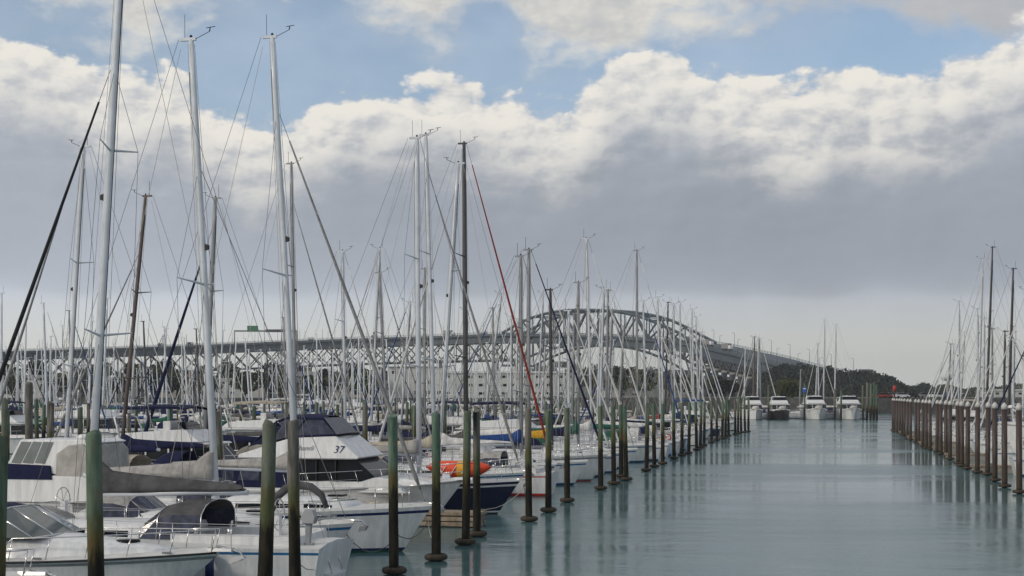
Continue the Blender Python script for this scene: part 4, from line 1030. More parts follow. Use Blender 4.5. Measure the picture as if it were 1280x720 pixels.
    m = MB()
    for f in (1, -1):
        m.box(-e + .1, X(300), f * 1.62 - .06, f * 1.62 + .06, 1.15, 1.6, W)
    m.box(-e + .05, -e + .2, -1.62, 1.62, 1.1, 1.6, W); m.build('cockpit', Y)
    m = MB()
    for f in (1, -1): m.box(X(318), X(350), f * (sh(X(330))[0] - .03) - .05, f * (sh(X(330))[0] - .03) + .05, 1.02, 1.17, STEEL)
    m.build('hull_vent', Y)
    return Y
launch37()

# ---- sports cruiser bottom left, its neighbour nearest the camera
def cruiser(px, d, L, B, label, cover='navy', lod=0):
    k = (640 - px) / F; n = d * (CA * k + SA); T = (d - n * SA) / CA; OCC['R1'].append(T); cx, cy = TN(T, n + L / 2)
    Y = empty('sports_cruiser', (cx, cy, 0), -AL); tag(Y, label, 'motor boat')
    hm, sh = hull_mesh(L, B, 1.0, 'dark', 'white', 'grey', rake=1.5, sheer=.34, transom=.92, flare=.22, n=26, trans_rake=0); hm.build('hull', Y); e = L / 2
    m = MB()
    for f in (1, -1): m.tube([(xx, f * (sh(xx)[0] + .012), sh(xx)[1] - .02) for xx in lin(-e + .05, e - .1, 22)], .028, BLACK, 5)
    m.build('rubbing_strake', Y)
    m = MB(); secs = []
    for xx, hh, w_ in ((e - 1.0, .02, .25), (e - 1.8, .16, .55), (e - 3.0, .34, .85), (e - 4.0, .46, 1.05), (e - 4.9, .56, 1.2), (e - 6.0, .6, 1.25)):
        z = sh(xx)[1] + .03; w_ = min(w_ * B / 3.3, sh(xx)[0] * .86)
        secs.append([(xx, w_, z), (xx, w_ * .9, z + hh * .7), (xx, w_ * .55, z + hh), (xx, 0, z + hh + .04), (xx, -w_ * .55, z + hh), (xx, -w_ * .9, z + hh * .7), (xx, -w_, z)])
    m.loft(secs, WHITE, cap=True); C = m.build('foredeck', Y)
    m = MB(); z = sh(e - 2.6)[1] + .33; m.tube([(e - 2.5, 0, z - .03), (e - 2.5, 0, z + .035), (e - 2.5, 0, z + .04)], [.3, .29, .02], GLASS, 16); m.build('hatch', C)
    xw = e - 5.0; z = sh(xw)[1] + .55
    a = [(xw + .55, -1.15, z), (xw + .75, -.5, z + .02), (xw + .75, .5, z + .02), (xw + .55, 1.15, z)]; b_ = [(xw - .6, -1.05, z + .62), (xw - .45, -.45, z + .68), (xw - .45, .45, z + .68), (xw - .6, 1.05, z + .62)]
    m = MB(); m.add(a + b_, [(0, 1, 5, 4), (1, 2, 6, 5), (2, 3, 7, 6)], GLASS2); m.add([(xw + .55, -1.15, z), (xw - 1.3, -1.3, z - .02), (xw - 1.5, -1.2, z + .45), (xw - .6, -1.05, z + .62), (xw + .55, 1.15, z), (xw - 1.3, 1.3, z - .02), (xw - 1.5, 1.2, z + .45), (xw - .6, 1.05, z + .62)], [(3, 2, 1, 0), (4, 5, 6, 7)], GLASS2); WSo = m.build('windscreen', Y)
    m = MB(); m.tube(b_, .028, STEEL, 6); m.tube(a, .028, STEEL, 6)
    for i in range(4): m.tube([a[i], b_[i]], .024, STEEL, 6)
    m.build('windscreen_frame', WSo)
    m = MB(); secs = []
    for xx, hh, w_ in ((xw - .5, .66, 1.06), (xw - 1.2, .72, 1.25), (xw - 2.4, .6, 1.35), (xw - 3.2, .35, 1.4), (xw - 3.6, -.2, 1.42)):
        secs.append([(xx, w_, z - .35), (xx - .05, w_ * .98, z + hh * .6), (xx, w_ * .6, z + hh), (xx, 0, z + hh + .06), (xx, -w_ * .6, z + hh), (xx - .05, -w_ * .98, z + hh * .6), (xx, -w_, z - .35)])
    m.loft(secs, covm(cover)); m.build('cockpit_cover', Y)
    m = MB()
    def rail(xx, f=1, hh=.55): w_, zz = sh(xx); return Vector((xx, f * max(.12, w_ - .16), zz + hh))
    xs = [e - .1 - i * .95 for i in range(6)]
    for f in (1, -1):
        m.tube([rail(xx, f) for xx in xs] + [rail(xs[-1] - .6, f, .02)], .016, STEEL, 6)
        for xx in xs: m.tube([rail(xx - .12, f, 0), rail(xx, f)], .013, STEEL, 5)
    m.build('guardrail', Y)
    m = MB(); zz = sh(e)[1]; m.prism([(e - .35, zz), (e + .3, zz + .02), (e + .3, zz + .09), (e - .35, zz + .09)], .13, .1, STEEL)
    m.tube([(e - .1, 0, zz + .12), (e + .5, 0, zz + .0), (e + .52, 0, zz - .2)], .04, STEEL, 6)
    m.prism([(e + .25, zz - .30), (e + .62, zz - .14), (e + .55, zz - .06), (e + .2, zz - .14)], .10, .03, GREYM); m.build('anchor', Y)
    m = MB()
    for xx in (e - 1.2, e - 4.2): m.box(xx - .12, xx + .12, -sh(xx)[0] + .08, -sh(xx)[0] + .13, sh(xx)[1] + .03, sh(xx)[1] + .08, STEEL)
    m.build('cleats', Y)
    return Y
GLASS2 = varied('windscreen_glass', (.10, .125, .13), .2, 1.5, .08, spec=.8)
cruiser(277, 34.9, 9.6, 3.1, 'white sports cruiser with navy cockpit cover at the bottom left, pointing right')
cruiser(44, 30.3, 9.0, 2.9, 'white cruiser cut off by the bottom left corner with dark cover')

# ---- first row continued (px of mast foot, masthead px, py, side, length, look)
GEN = dict
R1 = [
 (524, 521, 172, 'R', 11.2, GEN(hull='navy', stripe='white', anti='dark', cover='light grey', genoa=None, mast='silver', hood='navy', mastr=.115, fb=1.15), 'navy-hulled yacht with white boot stripe and pale mast', 12.4),
 (544, 532, 168, 'R', 11.4, GEN(cover='beige', genoa='grey', mast='silver', hood='beige', mastr=.105, frac=.88), 'white yacht with beige cover just behind the navy-hulled yacht', 14.4),
 (549, 573, 205, 'L', 9.8, GEN(anti='red', stripe='red', cover='white', genoa='white', mast='silver', hood='light grey', mastr=.1, frac=.9, extras=(ex_outboard(WHITE, .7),)), 'white boat with red waterline and outboard on its stern beside the fairway', 12.6),
 (583, 580, 179, 'R', 12.6, GEN(cover='dark grey', genoa='red', mast='black', hood='dark grey', mastr=.13), 'white yacht with black mast and red furled foresail', 12.8),
 (652, 651, 320, 'R', 9.6, GEN(cover='blue', genoa=None, mast='grey', hood='white', mastr=.11), 'small white yacht with grey mast and blue sail cover left of the dark blue forestay', 13.2),
 (661, 661, 312, 'R', 12.0, GEN(anti='red', stripe='grey', cover='white', genoa='navy', mast='grey', hood='white', mastr=.12, fb=1.3), 'white yacht with red bottom and dark navy furled foresail', 12.4),
 (690, 688, 362, 'R', 10, GEN(cover='yellow', mast='black', genoa='white'), None, 13),
 (711, 711, 388, 'R', 9.5, GEN(cover='navy', mast='silver', genoa='white'), None, 13),
 (723, 723, 353, 'R', 10.4, GEN(cover='green', mast='grey', genoa='white', hood='green', hull='white'), None, 13),
 (740, 733, 298, 'R', 12.4, GEN(cover='white', mast='white', genoa='white', hood='white'), None, 12.8),
 (757, 760, 363, 'L', 10.6, GEN(cover='navy', mast='grey', genoa='white', hull='white'), None, 13),
 (797, 796, 313, 'R', 13.4, GEN(cover='light grey', mast='grey', genoa='white'), None, 12.8),
 (808, 804, 376, 'R', 10, GEN(cover='blue', mast='silver', genoa='blue'), None, 13),
 (826, 822, 372, 'R', 10.8, GEN(cover='red', mast='white', genoa='white'), None, 13),
 (831, 835, 378, 'L', 10.8, GEN(cover='navy', mast='black', genoa='white', hull='navy'), None, 13),
 (844, 842, 380, 'R', 11.4, GEN(cover='beige', mast='silver', genoa='white'), None, 13),
 (852, 850, 378, 'R', 11.8, GEN(cover='navy', mast='white', genoa='white'), None, 13),
 (868, 865, 387, 'R', 11.8, GEN(cover='white', mast='white', genoa='white'), None, 13),
 (873, 870, 396, 'R', 11.8, GEN(cover='navy', mast='silver', genoa='white'), None, 13),
]
for px, pt, py, sd, L, kw, lb, nb in R1: row_mast(px, pt, py, 'R1', sd, L, kw, nb, label=lb)
# ---- second row, behind the floating walkway, bows mostly to the left
NB2 = 28.0
R2 = [
 (81, 106, 184, 'L', 12.0, GEN(cover='navy', genoa='grey', mast='white', mastr=.115, hood='beige'), 'white yacht with slim pale mast leaning right at far left'),
 (150, 184, 246, 'L', 11.5, GEN(hull='navy', cover='navy', genoa='grey', mast='timber', mastr=.105, hood='navy', stripe='white', frac=.78), 'navy yacht with red-brown timber mast and long navy sail cover'),
 (255, 270, 248, 'L', 11.0, GEN(cover='navy', genoa='navy', mast='grey', mastr=.12, hood='beige', frac=.88, gr=.12), 'white yacht with grey mast and navy furled foresail slanting down to the left'),
 (370, 364, 204, 'R', 12.0, GEN(cover='dark grey', genoa='grey', mast='grey', mastr=.105, frac=.86), 'white yacht with plain grey mast just right of the silver mast beside the launch'),
 (432, 428, 314, 'R', 10.5, GEN(cover='blue', genoa='white', mast='silver', mastr=.11), 'white yacht with silver mast and blue cover between two white furled foresails'),
 (463, 475, 311, 'L', 11, GEN(cover='light grey', genoa='white', mast='silver', mastr=.1), 'white yacht with leaning silver mast left of the pair of tall pale masts'),
 (500, 513, 378, 'L', 9, GEN(cover='navy', genoa='blue', mast='silver', mastr=.1), 'small white yacht with bright blue furled foresail left of the twin pale masts'),
 (531, 531, 336, 'R', 10, GEN(cover='dark grey', genoa='white', mast='grey', mastr=.11), None),
 (604, 627, 368, 'L', 11, GEN(cover='blue', genoa='blue', mast='silver', mastr=.11), 'white yacht with blue furled foresail right of the black mast'),
 (618, 616, 385, 'R', 10, GEN(cover='navy', genoa='white', mast='grey'), None),
 (671, 679, 367, 'L', 11, GEN(cover='navy', genoa='white', mast='silver'), None),
]
for px, pt, py, sd, L, kw, lb in R2: row_mast(px, pt, py, 'R2', sd, L, kw, NB2, label=lb, lod=1)

# ---- launches that stand out
def row_launch(px, row, side, L, nb, label, at='mid', **kw):
    while any(abs(Tof(px, nb + L / 2) - q) < 4.1 for q in OCC.get(row, [])): nb += .08
    n = nb + L / 2; T = Tof(px, n); X, Y = TN(T, n); OCC.setdefault(row, []).append(T)
    return launch(X, Y, RZ[side], L=L, label=label, **kw)
row_launch(642, 'R1', 'R', 11.5, 13.2, 'white launch with flat navy bimini behind the red-bottomed boat', top='navy', lod=1, B=3.9, fb=1.2)
row_launch(52, 'R2', 'L', 10.4, 27.2, 'white hardtop launch with slanted windows and navy windscreen cover at the left edge', top=None, lod=0, B=3.6, style='hard', fb=1.25) if False else None
row_launch(345, 'R2', 'R', 11.0, 28, 'flybridge launch with beige canopy behind the navy canopied launch', top='beige', lod=1, B=3.9, fb=1.25)
row_launch(575, 'R2', 'R', 10.0, 28, 'white sedan launch with blue awning behind the black mast', top='blue', lod=1, B=3.6, style='sedan')
row_launch(497, 'R2', 'R', 9.6, 28, 'white sedan launch with sloping windows behind the number 37 launch', top='blue', lod=1, B=3.5, style='sedan', fb=1.15)

def hardtop():
    """cruiser at the left edge: white roof, raked side windows, covered windscreen, clear vinyl aft"""
    d = 53.; s = F / d; L = 10.6; B = 3.6
    xw = (112 - 640) / s; T = (d - 0) / 1.0
    k = (640 - 118) / F; n = d * (CA * k + SA); T = (d - n * SA) / CA; OCC['R2'].append(T); cx, cy = TN(T, n + L / 2)
    Y = empty('hardtop_cruiser', (cx, cy, 0), math.pi - AL); tag(Y, 'white hardtop cruiser with raked side windows and dark navy windscreen cover at the left edge', 'motor boat')
    hm, sh = hull_mesh(L, B, 1.15, 'dark', 'white', None, rake=1.2, sheer=.4, transom=.9, flare=.18, n=22, trans_rake=0); hm.build('hull', Y)
    X = lambda p: -L / 2 + ((118 - 640) / s - (p - 640) / (F / 51.4) - 1.5 * SA) / CA          # local x grows towards the bow, which points left
    Z = lambda py: H - (py - HOR) / s
    m = MB(); m.prism([(X(112), 1.2), (X(2), 1.2), (X(-8), Z(600)), (X(-2), Z(592)), (X(112), Z(592))], 1.6, 1.5, WHITE); DH = m.build('deckhouse', Y, bevel=.05)
    m = MB(); m.prism([(X(62), Z(597)), (X(-6), Z(597)), (X(-4), Z(578)), (X(58), Z(580))], 1.56, 1.5, covm('navy')); m.build('windscreen_cover', Y, bevel=.02)
    m = MB(); m.prism([(X(70), Z(592)), (X(-2), Z(579)), (X(14), Z(548.5)), (X(100), Z(548)), (X(112), Z(552)), (X(80), Z(568))], 1.46, 1.3, WHITE); m.build('hardtop', Y, bevel=.05)
    wf = lambda z: 1.46 + (1.3 - 1.46) * (z - Z(592)) / (Z(548) - Z(592)) + .012
    m = MB()
    for a, b_, c_, d_ in ((4, 16, 30, 17), (19, 32, 44, 34), (36, 46, 60, 50)):
        for f in (1, -1):
            q = [(X(a), f * wf(Z(577)), Z(577)), (X(b_), f * wf(Z(551)), Z(551)), (X(c_), f * wf(Z(551.5)), Z(551.5)), (X(d_), f * wf(Z(578)), Z(578))]
            MB().add(q, [(0, 1, 2, 3) if f > 0 else (3, 2, 1, 0)], GLASS2).build('window', Y)
    m = MB(); secs = []
    for p, zz in ((66, 560), (80, 551), (100, 549), (112, 556)):
        secs.append([(X(p), -1.5, Z(596)), (X(p), -1.42, Z(zz + 6)), (X(p), -1.1, Z(zz)), (X(p), 1.1, Z(zz)), (X(p), 1.42, Z(zz + 6)), (X(p), 1.5, Z(596))])
    m.loft(secs, VINYL, cap=True, smooth=False); m.build('cockpit_enclosure', Y)
    m = MB(); m.tube([(X(96), .9, Z(548)), (X(96), .9, Z(544)), (X(96), .9, Z(542))], [.36, .34, .2], WHITE, 12); m.build('radar_dome', Y)
    m = MB(); m.tube([(X(78), -1.6, Z(620)), (X(86), -1.6, Z(582))], .07, STEEL, 6); m.build('davit', Y)
    m = MB()
    def rail(xx, f=1, hh=.6): w_, zz = sh(xx); return Vector((xx, f * max(.12, w_ - .1), zz + hh))
    xs = [L / 2 - .1 - i * .9 for i in range(7)]
    for f in (1, -1):
        m.tube([rail(xx, f) for xx in xs], .018, STEEL, 5)
        for xx in xs: m.tube([rail(xx, f, 0), rail(xx, f)], .014, STEEL, 5)
    m.build('guardrail', Y)
VINYL = varied('pale_vinyl', (.38, .37, .355), .2, 2, .65, bmp=.4, bscale=5)
hardtop()

# ---- right row, behind the capped piles; n counts down to the right
def right_yacht(px, pt, py, L, kw, label=None, bow='L', off=1.3):
    fr = .40 * L if bow == 'L' else .6 * L
    while any(abs(Tof(px, -10.2 - off - fr) - q) < 3.9 for q in OCC.get('RR', [])): off += .08
    n0 = -10.2 - off; n = n0 - fr
    T = Tof(px, n); X, Y = TN(T, n); s = F / Y; h = H + (HOR - py) / s; cx, cy = TN(T, n0 - L / 2); OCC.setdefault('RR', []).append(T)
    dx = (pt - px) / s / CA; topx = .10 * L + dx * (1 if bow == 'R' else -1)
    o = yacht(cx, cy, RZ[bow], L=L, B=.315 * L, h=h, topx=topx, lod=1, label=label or '', **kw)
    if not label: AUTO.append((o, kw, px, 'RR', bow))
for a in [
 (1198, 1199, 377, 10, GEN(cover='white', mast='silver', genoa='white')),
 (1222, 1228, 324, 12.5, GEN(cover='white', mast='white', genoa='white', hood='white'), 'white yacht with pale furled foresail reaching left over the capped piles'),
 (1232, 1240, 309, 12.8, GEN(cover='black', mast='black', genoa='white', hood='black', mastr=.13), 'white yacht with tall black mast right of the pale masts'),
 (1222, 1222, 386, 10, GEN(cover='navy', mast='silver', genoa='white')),
 (1260, 1266, 336, 12.6, GEN(cover='dark grey', mast='black', genoa=None, hood='dark grey', mastr=.13), 'white yacht with black mast closest to the right edge'),
 (1254, 1256, 414, 10, GEN(cover='navy', mast='black', genoa='white')),
 (1240, 1240, 411, 10, GEN(cover='blue', mast='grey', genoa='white')),
 (1266, 1267, 424, 10, GEN(cover='white', mast='silver', genoa='white')),
]: right_yacht(*a[:5], **({'label': a[5]} if len(a) > 5 else {}))
def ex_tower(Y, L, B, sh, zd, zt):
    xf, xr = .20 * L, -.26 * L; z2 = zt + .2
    m = MB(); m.prism([(xr + .6, z2), (xf - .05 * L, z2), (xf - .10 * L, z2 + .65), (xf - .17 * L, z2 + 1.55), (xr + .8, z2 + 1.55)], B * .37, B * .27, WHITE); o = m.build('upper_helm', Y, bevel=.05)
    w = lambda k: B * (.37 - .10 * k / 1.55) + .012
    m = MB(); m.prism([(xf - .30 * L, z2 + .75), (xf - .105 * L, z2 + .75), (xf - .155 * L, z2 + 1.4), (xf - .30 * L, z2 + 1.4)], w(.75), w(1.4), GLASS); m.build('window', o)
    m = MB(); secs = []
    for k, wv, hv in ((-1.2, .3, .2), (-1, .6, .5), (0, .8, .65), (.9, .6, .5), (1.3, .1, .2)):
        secs.append([(xf + 1.9 + k, wv * math.cos(a), zd + .45 + hv * max(0, math.sin(a)) ** .6) for a in [math.pi * i / 8 for i in range(9)]])
    m.loft(secs, VINYL2); m.build('covered_dinghy', Y)
VINYL2 = varied('dinghy_cover', (.55, .53, .49), .2, 2, .7)
def right_launch(px, L, label, bow='L', **kw):
    o_ = 1.2
    while any(abs(Tof(px, -10.2 - o_ - L / 2) - q) < 4.4 for q in OCC.get('RR', [])): o_ += .08
    n = -10.2 - o_ - L / 2; T = Tof(px, n); X, Y = TN(T, n); OCC['RR'].append(T); launch(X, Y, RZ[bow], L=L, label=label, **kw)
def right_at(T, L, label, bow='L', off=1.3, **kw):
    OCC['RR'].append(T); X, Y = TN(T, -10.2 - off - L / 2); launch(X, Y, RZ[bow], L=L, label=label, **kw)
right_at(84.5, 15.0, 'large white flybridge launch cut by the right edge behind the nearest capped piles', off=.6, top=None, lod=1, B=4.9, fb=2.0, extras=(ex_tower,))
right_at(90.5, 11.5, 'white launch with navy awning cut by the right edge, behind the largest one', off=1.2, top='navy', style='sedan', lod=1, B=3.8, fb=1.5)
right_at(101.5, 17.0, 'tall white launch with enclosed upper helm between the black masts and capped piles', off=1.0, top=None, lod=1, B=5.2, fb=2.5, extras=(ex_tower,))

# ---- end row facing the camera across the fairway
def end_boat(px, kind, label, **kw):
    d = 292.; X = (px - 640) / F * d
    L = kw.get('L', 12.5); rz = -math.pi / 2 - R(2); Y = d + L / 2
    if kind == 'launch': return launch(X, Y, rz, label=label, extras=(ex_tower,), **kw)
    return yacht(X, Y, rz, label=label, **kw)
end_boat(947, 'launch', 'white launch bow-on at the left end of the far row by the tall piles', L=12, B=4.3, fb=1.7, top=None, lod=1)
end_boat(981, 'launch', 'dark-hulled launch with white upperworks facing the camera', L=12, B=4.5, fb=1.7, hull='dark', top=None, lod=1, anti='dark')
end_boat(1027, 'launch', 'white flybridge launch facing the camera in the middle of the far row', L=13, B=4.9, fb=1.8, top=None, lod=1)
end_boat(1071, 'launch', 'white flybridge launch facing the camera at the right end of the far row', L=13.5, B=5.0, fb=1.8, top=None, lod=1)
ec = [(1017, 430, 'silver', 'white'), (1036, 400, 'white', 'white'), (1050, 406, 'white', 'white'), (1026, 460, 'silver', None), (1006, 462, 'grey', None)]
EL = ['yacht with silver mast left of the middle facing launch', 'yacht with the tallest pale mast behind the middle facing launch', 'yacht with pale mast between the two right facing launches', 'small yacht with short mast behind the middle facing launch', 'small yacht with short grey mast beside the blue sign']
for (px, py, mt, ge), lb in zip(ec, EL):
    d = 306; h = H + (HOR - py) * d / F; yacht((px - 640) / F * d, d, -AL if px % 2 else math.pi - AL, L=11.5, B=3.5, h=h, mast=mt, genoa=ge, cover='white', lod=1, label='white ' + lb, mastr=.15)
for i, (px, py, mt) in enumerate([(941.5, 421, 'timber'), (946.5, 422, 'silver'), (951, 424, 'grey'), (930, 436, 'silver')]):
    d = 307 + 4.6 * i; h = H + (HOR - py) * d / F
    yacht((px - 640) / F * d + (1.1 if i != 2 else -1.1), d, math.pi - AL if i != 2 else -AL, L=11, B=3.4, h=h, mast=mt, cover='white', genoa='beige' if i == 0 else 'white', lod=1, mastr=.17, gr=.11,
          label=['white yacht with brown timber mast behind the leftmost facing launch', 'white yacht with silver mast beside the timber mast behind leftmost facing launch', 'white yacht with grey mast and foresail slanting right behind leftmost facing launch', 'white yacht with the lower silver mast just left of the timber mast'][i])

# ---- fillers in the first, second and right rows
PAL = [GEN(cover='navy'), GEN(cover='white', hood='white'), GEN(cover='blue', hood='blue'), GEN(cover='light grey', hood='light grey'), GEN(cover='navy', hull='cream', hood='beige'), GEN(cover='beige', hood='beige'),
       GEN(cover='green', hood='green'), GEN(cover='dark grey', hood='dark grey'), GEN(cover='blue', stripe='red', anti='red', hood='navy'), GEN(cover='navy', hull='navy', stripe='white'), GEN(cover='white', hull='pale blue', hood='white')]
def fill(row, T0, T1, gap, side_w, nbf, right=False):
    T = T0; out = []
    while T < T1:
        if all(abs(T - q) > gap * .82 for q in OCC.get(row, [])):
            L = rnd.uniform(9.2, 11.8); sd = 'R' if rnd.random() < side_w else 'L'; n = nbf + L / 2 if not right else nbf - L / 2
            X, Y = TN(T, n); px = pxof(X, Y)
            if -90 < px < 1370:
                OCC.setdefault(row, []).append(T)
                if rnd.random() < .30:
                    st = rnd.choice(['fly', 'sedan']); tp = rnd.choice(['navy', 'white', 'beige', None, 'blue'])
                    kw = GEN(top=tp, style=st); o = launch(X, Y, RZ[sd], L=L, B=.34 * L, fb=1.15, lod=1, **kw); AUTO.append((o, kw, px, row, sd))
                else:
                    kw = dict(rnd.choice(PAL)); kw['mast'] = rnd.choice(['silver', 'white', 'silver', 'grey', 'black' if rnd.random() < .3 else 'silver']); kw['genoa'] = rnd.choice(['white', 'white', 'white', 'white', 'white', 'white', 'grey', 'grey', 'navy', 'blue' if px > 560 else 'grey'])
                    h = rnd.uniform(11.2, 14.2); o = yacht(X, Y, RZ[sd], L=L, B=.315 * L, h=h, topx=.1 * L - rnd.uniform(.1, .7), roll=R(rnd.uniform(-.8, .8)), lod=1, mastr=.11, **kw); AUTO.append((o, kw, px, row, sd))
            T += gap * rnd.uniform(.96, 1.12)
        else: T += .6
fill('R1', 73, 210, 4.5, .7, 13.0)
fill('R2', 58, 225, 4.7, .3, NB2)
fill('RR', 66, 205, 5.2, .4, -11.5, True)

# ---- the far rows: a set of yachts and launches, copied boat by boat
PROTO = []
for i, kw in enumerate(PAL[:9] + [GEN(cover='blue', genoa='blue'), GEN(cover='white', mast='black'), GEN(cover='navy', genoa='navy')]):
    kw = dict(kw); kw.setdefault('mast', ['silver', 'white', 'silver', 'grey', 'silver', 'white'][i % 6]); kw.setdefault('genoa', ['white', 'white', 'white', None][i % 4] if i % 4 != 3 else None)
    L = 10.2 + (i * 37 % 17) / 10
    PROTO.append([yacht(0, -400, 0, L=L, B=.315 * L, h=12.2 + (i * 23 % 31) / 10, topx=.1 * L - .1 - (i % 4) * .22, lod=2, nsp=1 + i % 2, **kw), kw, False])
for st, tp in (('fly', 'white'), ('fly', 'navy'), ('sedan', None), ('fly', None)):
    kw = GEN(top=tp, style=st); PROTO.append([launch(0, -400, 0, L=11.5, B=3.8, fb=1.3, lod=2, **kw), kw, False])
for ri, (n0, T0, T1) in enumerate([(64.5, 100, 395), (80, 108, 400), (115, 150, 400), (130.5, 165, 402), (166, 200, 404), (181.5, 215, 406), (217, 250, 410), (232, 270, 410)]):
    T = T0 + rnd.uniform(0, 4)
    while T < T1:
        n = n0 + 5.5 + rnd.uniform(-.6, .6); X, Y = TN(T, n); px = pxof(X, Y)
        if -12 < px < 905 and Y < 408 and rnd.random() < .93:
            sd = ('R' if ri % 2 == 0 else 'L') if rnd.random() < .75 else ('L' if ri % 2 == 0 else 'R')
            pr = PROTO[rnd.randrange(12)] if rnd.random() < .82 else PROTO[12 + rnd.randrange(4)]
            if pr[2]: o = copy_tree(pr[0])
            else: o = pr[0]; pr[2] = True
            o.location = (X, Y, 0); o.rotation_euler = (R(rnd.uniform(-.9, .9)), 0, RZ[sd] + R(rnd.uniform(-2, 2))); s_ = rnd.uniform(.84, 1.13); o.scale = (s_, s_, s_)
            AUTO.append((o, pr[1], px, 'FAR', sd))
        T += rnd.uniform(4.2, 5.0) if ri < 4 else rnd.uniform(4.4, 5.4)
for p in PROTO:
    if not p[2]:
        for c in list(p[0].children_recursive) + [p[0]]: bpy.data.objects.remove(c)

# ------------------------------------------------------------------ floating walkways, finger dock, more piles
def walkway(n, T0, T1, w, label, fingers=True):
    c = TN((T0 + T1) / 2, n); g = empty('floating_walkway', (c[0], c[1], 0), math.pi / 2 - AL); tag(g, label, 'walkway', 'floating walkways between the rows'); L = (T1 - T0) / 2
    MB().box(-L, L, -w / 2, w / 2, .30, .46, PLANK).build('deck', g); MB().box(-L + .05, L - .05, -w / 2 + .1, w / 2 - .1, -.15, .298, CONC).build('float', g)
walkway(26.3, 25, 225, 2.0, 'long timber-decked walkway between the first and second row of boats')
walkway(78.0, 100, 400, 2.2, 'far walkway behind the third row of boats')
walkway(128.5, 150, 400, 2.2, 'far walkway behind the fifth row of boats')
walkway(-24.5, 60, 215, 2.2, 'walkway on the right side behind the boats of the capped piles')
def finger():
    k = (640 - 604) / F; d = 55.2; n = d * (CA * k + SA); T = (d - n * SA) / CA; c = TN(T, n + 6.6)
    g = empty('finger_dock', (c[0], c[1], 0), -AL); tag(g, 'short timber finger dock beside the white launch bow', 'dock')
    MB().box(-6.6, 6.6, -.6, .6, .46, .58, PLANK).build('deck', g)
    m = MB()
    for z in (.05, .25):
        for f in (-.62, .62): m.box(-6.5, 6.5, f - .05, f + .05, z, z + .16, PLANK)
    for x in lin(-6, 6.4, 9): m.box(x - .07, x + .07, -.56, .56, 0, .455, PLANK)
    m.build('frame', g); MB().box(-6.3, 6.2, -.5, .5, -.2, .04, CONC).build('float', g)
finger()
# low timber pontoon ends showing between the capped piles
for i, j in enumerate((4, 8, 11, 14, 17, 20)):
    zx, zy = zs[j]; px = 1100 + zx / 3.272; d = Wd(440 + zy / 3.272) + 1.2; X, Y = (px - 640) / F * d, d
    g = empty('finger_dock', (X + 6.2 * CA, Y - 6.2 * SA, 0), -AL); tag(g, f'low pontoon end at the waterline between capped piles, {ORD[i]} on the right', 'dock', 'pontoon ends between the capped piles')
    MB().box(-6.6, 6.3, -.55, .55, .36, .5, PLANK).build('deck', g); MB().box(-6.5, 6.2, -.5, .5, -.2, .355, CONC).build('float', g)
# red orange and yellow kayak carried on the side deck of the navy yacht
def kayak():
    d = 60.3; x, y, z = P(573, 587, d); g = empty('kayak', (x, y, z), -AL); tag(g, 'orange-red and yellow kayak lying along the side deck above the navy hull', 'kayak')
    secs = []; N = 13
    for i in range(N):
        k = -1 + 2 * i / (N - 1); w_ = .36 * (1 - abs(k) ** 2.4) + .01; h_ = .36 * (1 - abs(k) ** 3) + .02
        secs.append([(k * 1.45, w_ * math.cos(a), h_ * math.sin(a) + .12 * k * k) for a in [2 * math.pi * j / 12 for j in range(12)]])
    m = MB(); m.loft(secs, ORANGE, closed=True, cap=True)
    mats = [ORANGE if i in (0, 1, 2, 3, 8, 9, 10, 11) else YELLOW for i in range(12)]; hul = m.build('hull', g)
    hul.data.materials.append(YELLOW)
    for p in hul.data.polygons:
        if -.1 < p.center.x < .55: p.material_index = 1
    m = MB()
    for k in (-.9, -.55, -.1, .35, .9): m.tube([(k - .12, -.36 * (1 - (abs(k) / 1.45) ** 2.4) - .02, -.16), (k + .1, -.36 * (1 - (abs(k) / 1.45) ** 2.4) - .03, .16)], .02, WHITE, 4)
    m.build('straps', g)
kayak()
# taller and thinner piles that stand among the rows behind
BP = [(36, 480, 60, .16, 'grey', 'thick grey-brown pile standing tall at the far left'), (47, 499, 92, .14, 'timber', 'pile right of the thick tall one at far left'), (62, 504, 80, .2, 'grey', 'grey-brown stubby pile left of the slim pale mast'), (5, 499, 70, .16, 'timber', 'pile at the left edge above the cabin cruiser roof')]
for px, yt, d, r, k_, lb in BP:
    x, y, z = P(px, yt, d); pile(x, y, z, r, k_, lb, None, False, px)
def pile_row(n, T0, T1, gap, group, text_, lab_sfx):
    T = T0; i = 0
    while T < T1:
        X, Y = TN(T, n); px = pxof(X, Y)
        if -5 < px < 900 and Y < 330:
            pile(X, Y, 4.35 + rnd.uniform(-.15, .2), .15, 'timber', f'{text_}, {ORD[i]} {lab_sfx}', group, Y < 150, 300 + i + int(n)); i += 1
        T += gap * rnd.uniform(.8, 1.2)
pile_row(41.5, 66, 290, 6.5, 'piles at the back of the second row', 'thin green pile at the back of the second row', 'of them')
pile_row(62.5, 98, 330, 7.5, 'piles in front of the third row', 'thin green pile in front of the third row', 'of that line')
pile_row(26.9, 60, 235, 9, 'piles along the walkway', 'pile beside the walkway between first and second row', 'there')
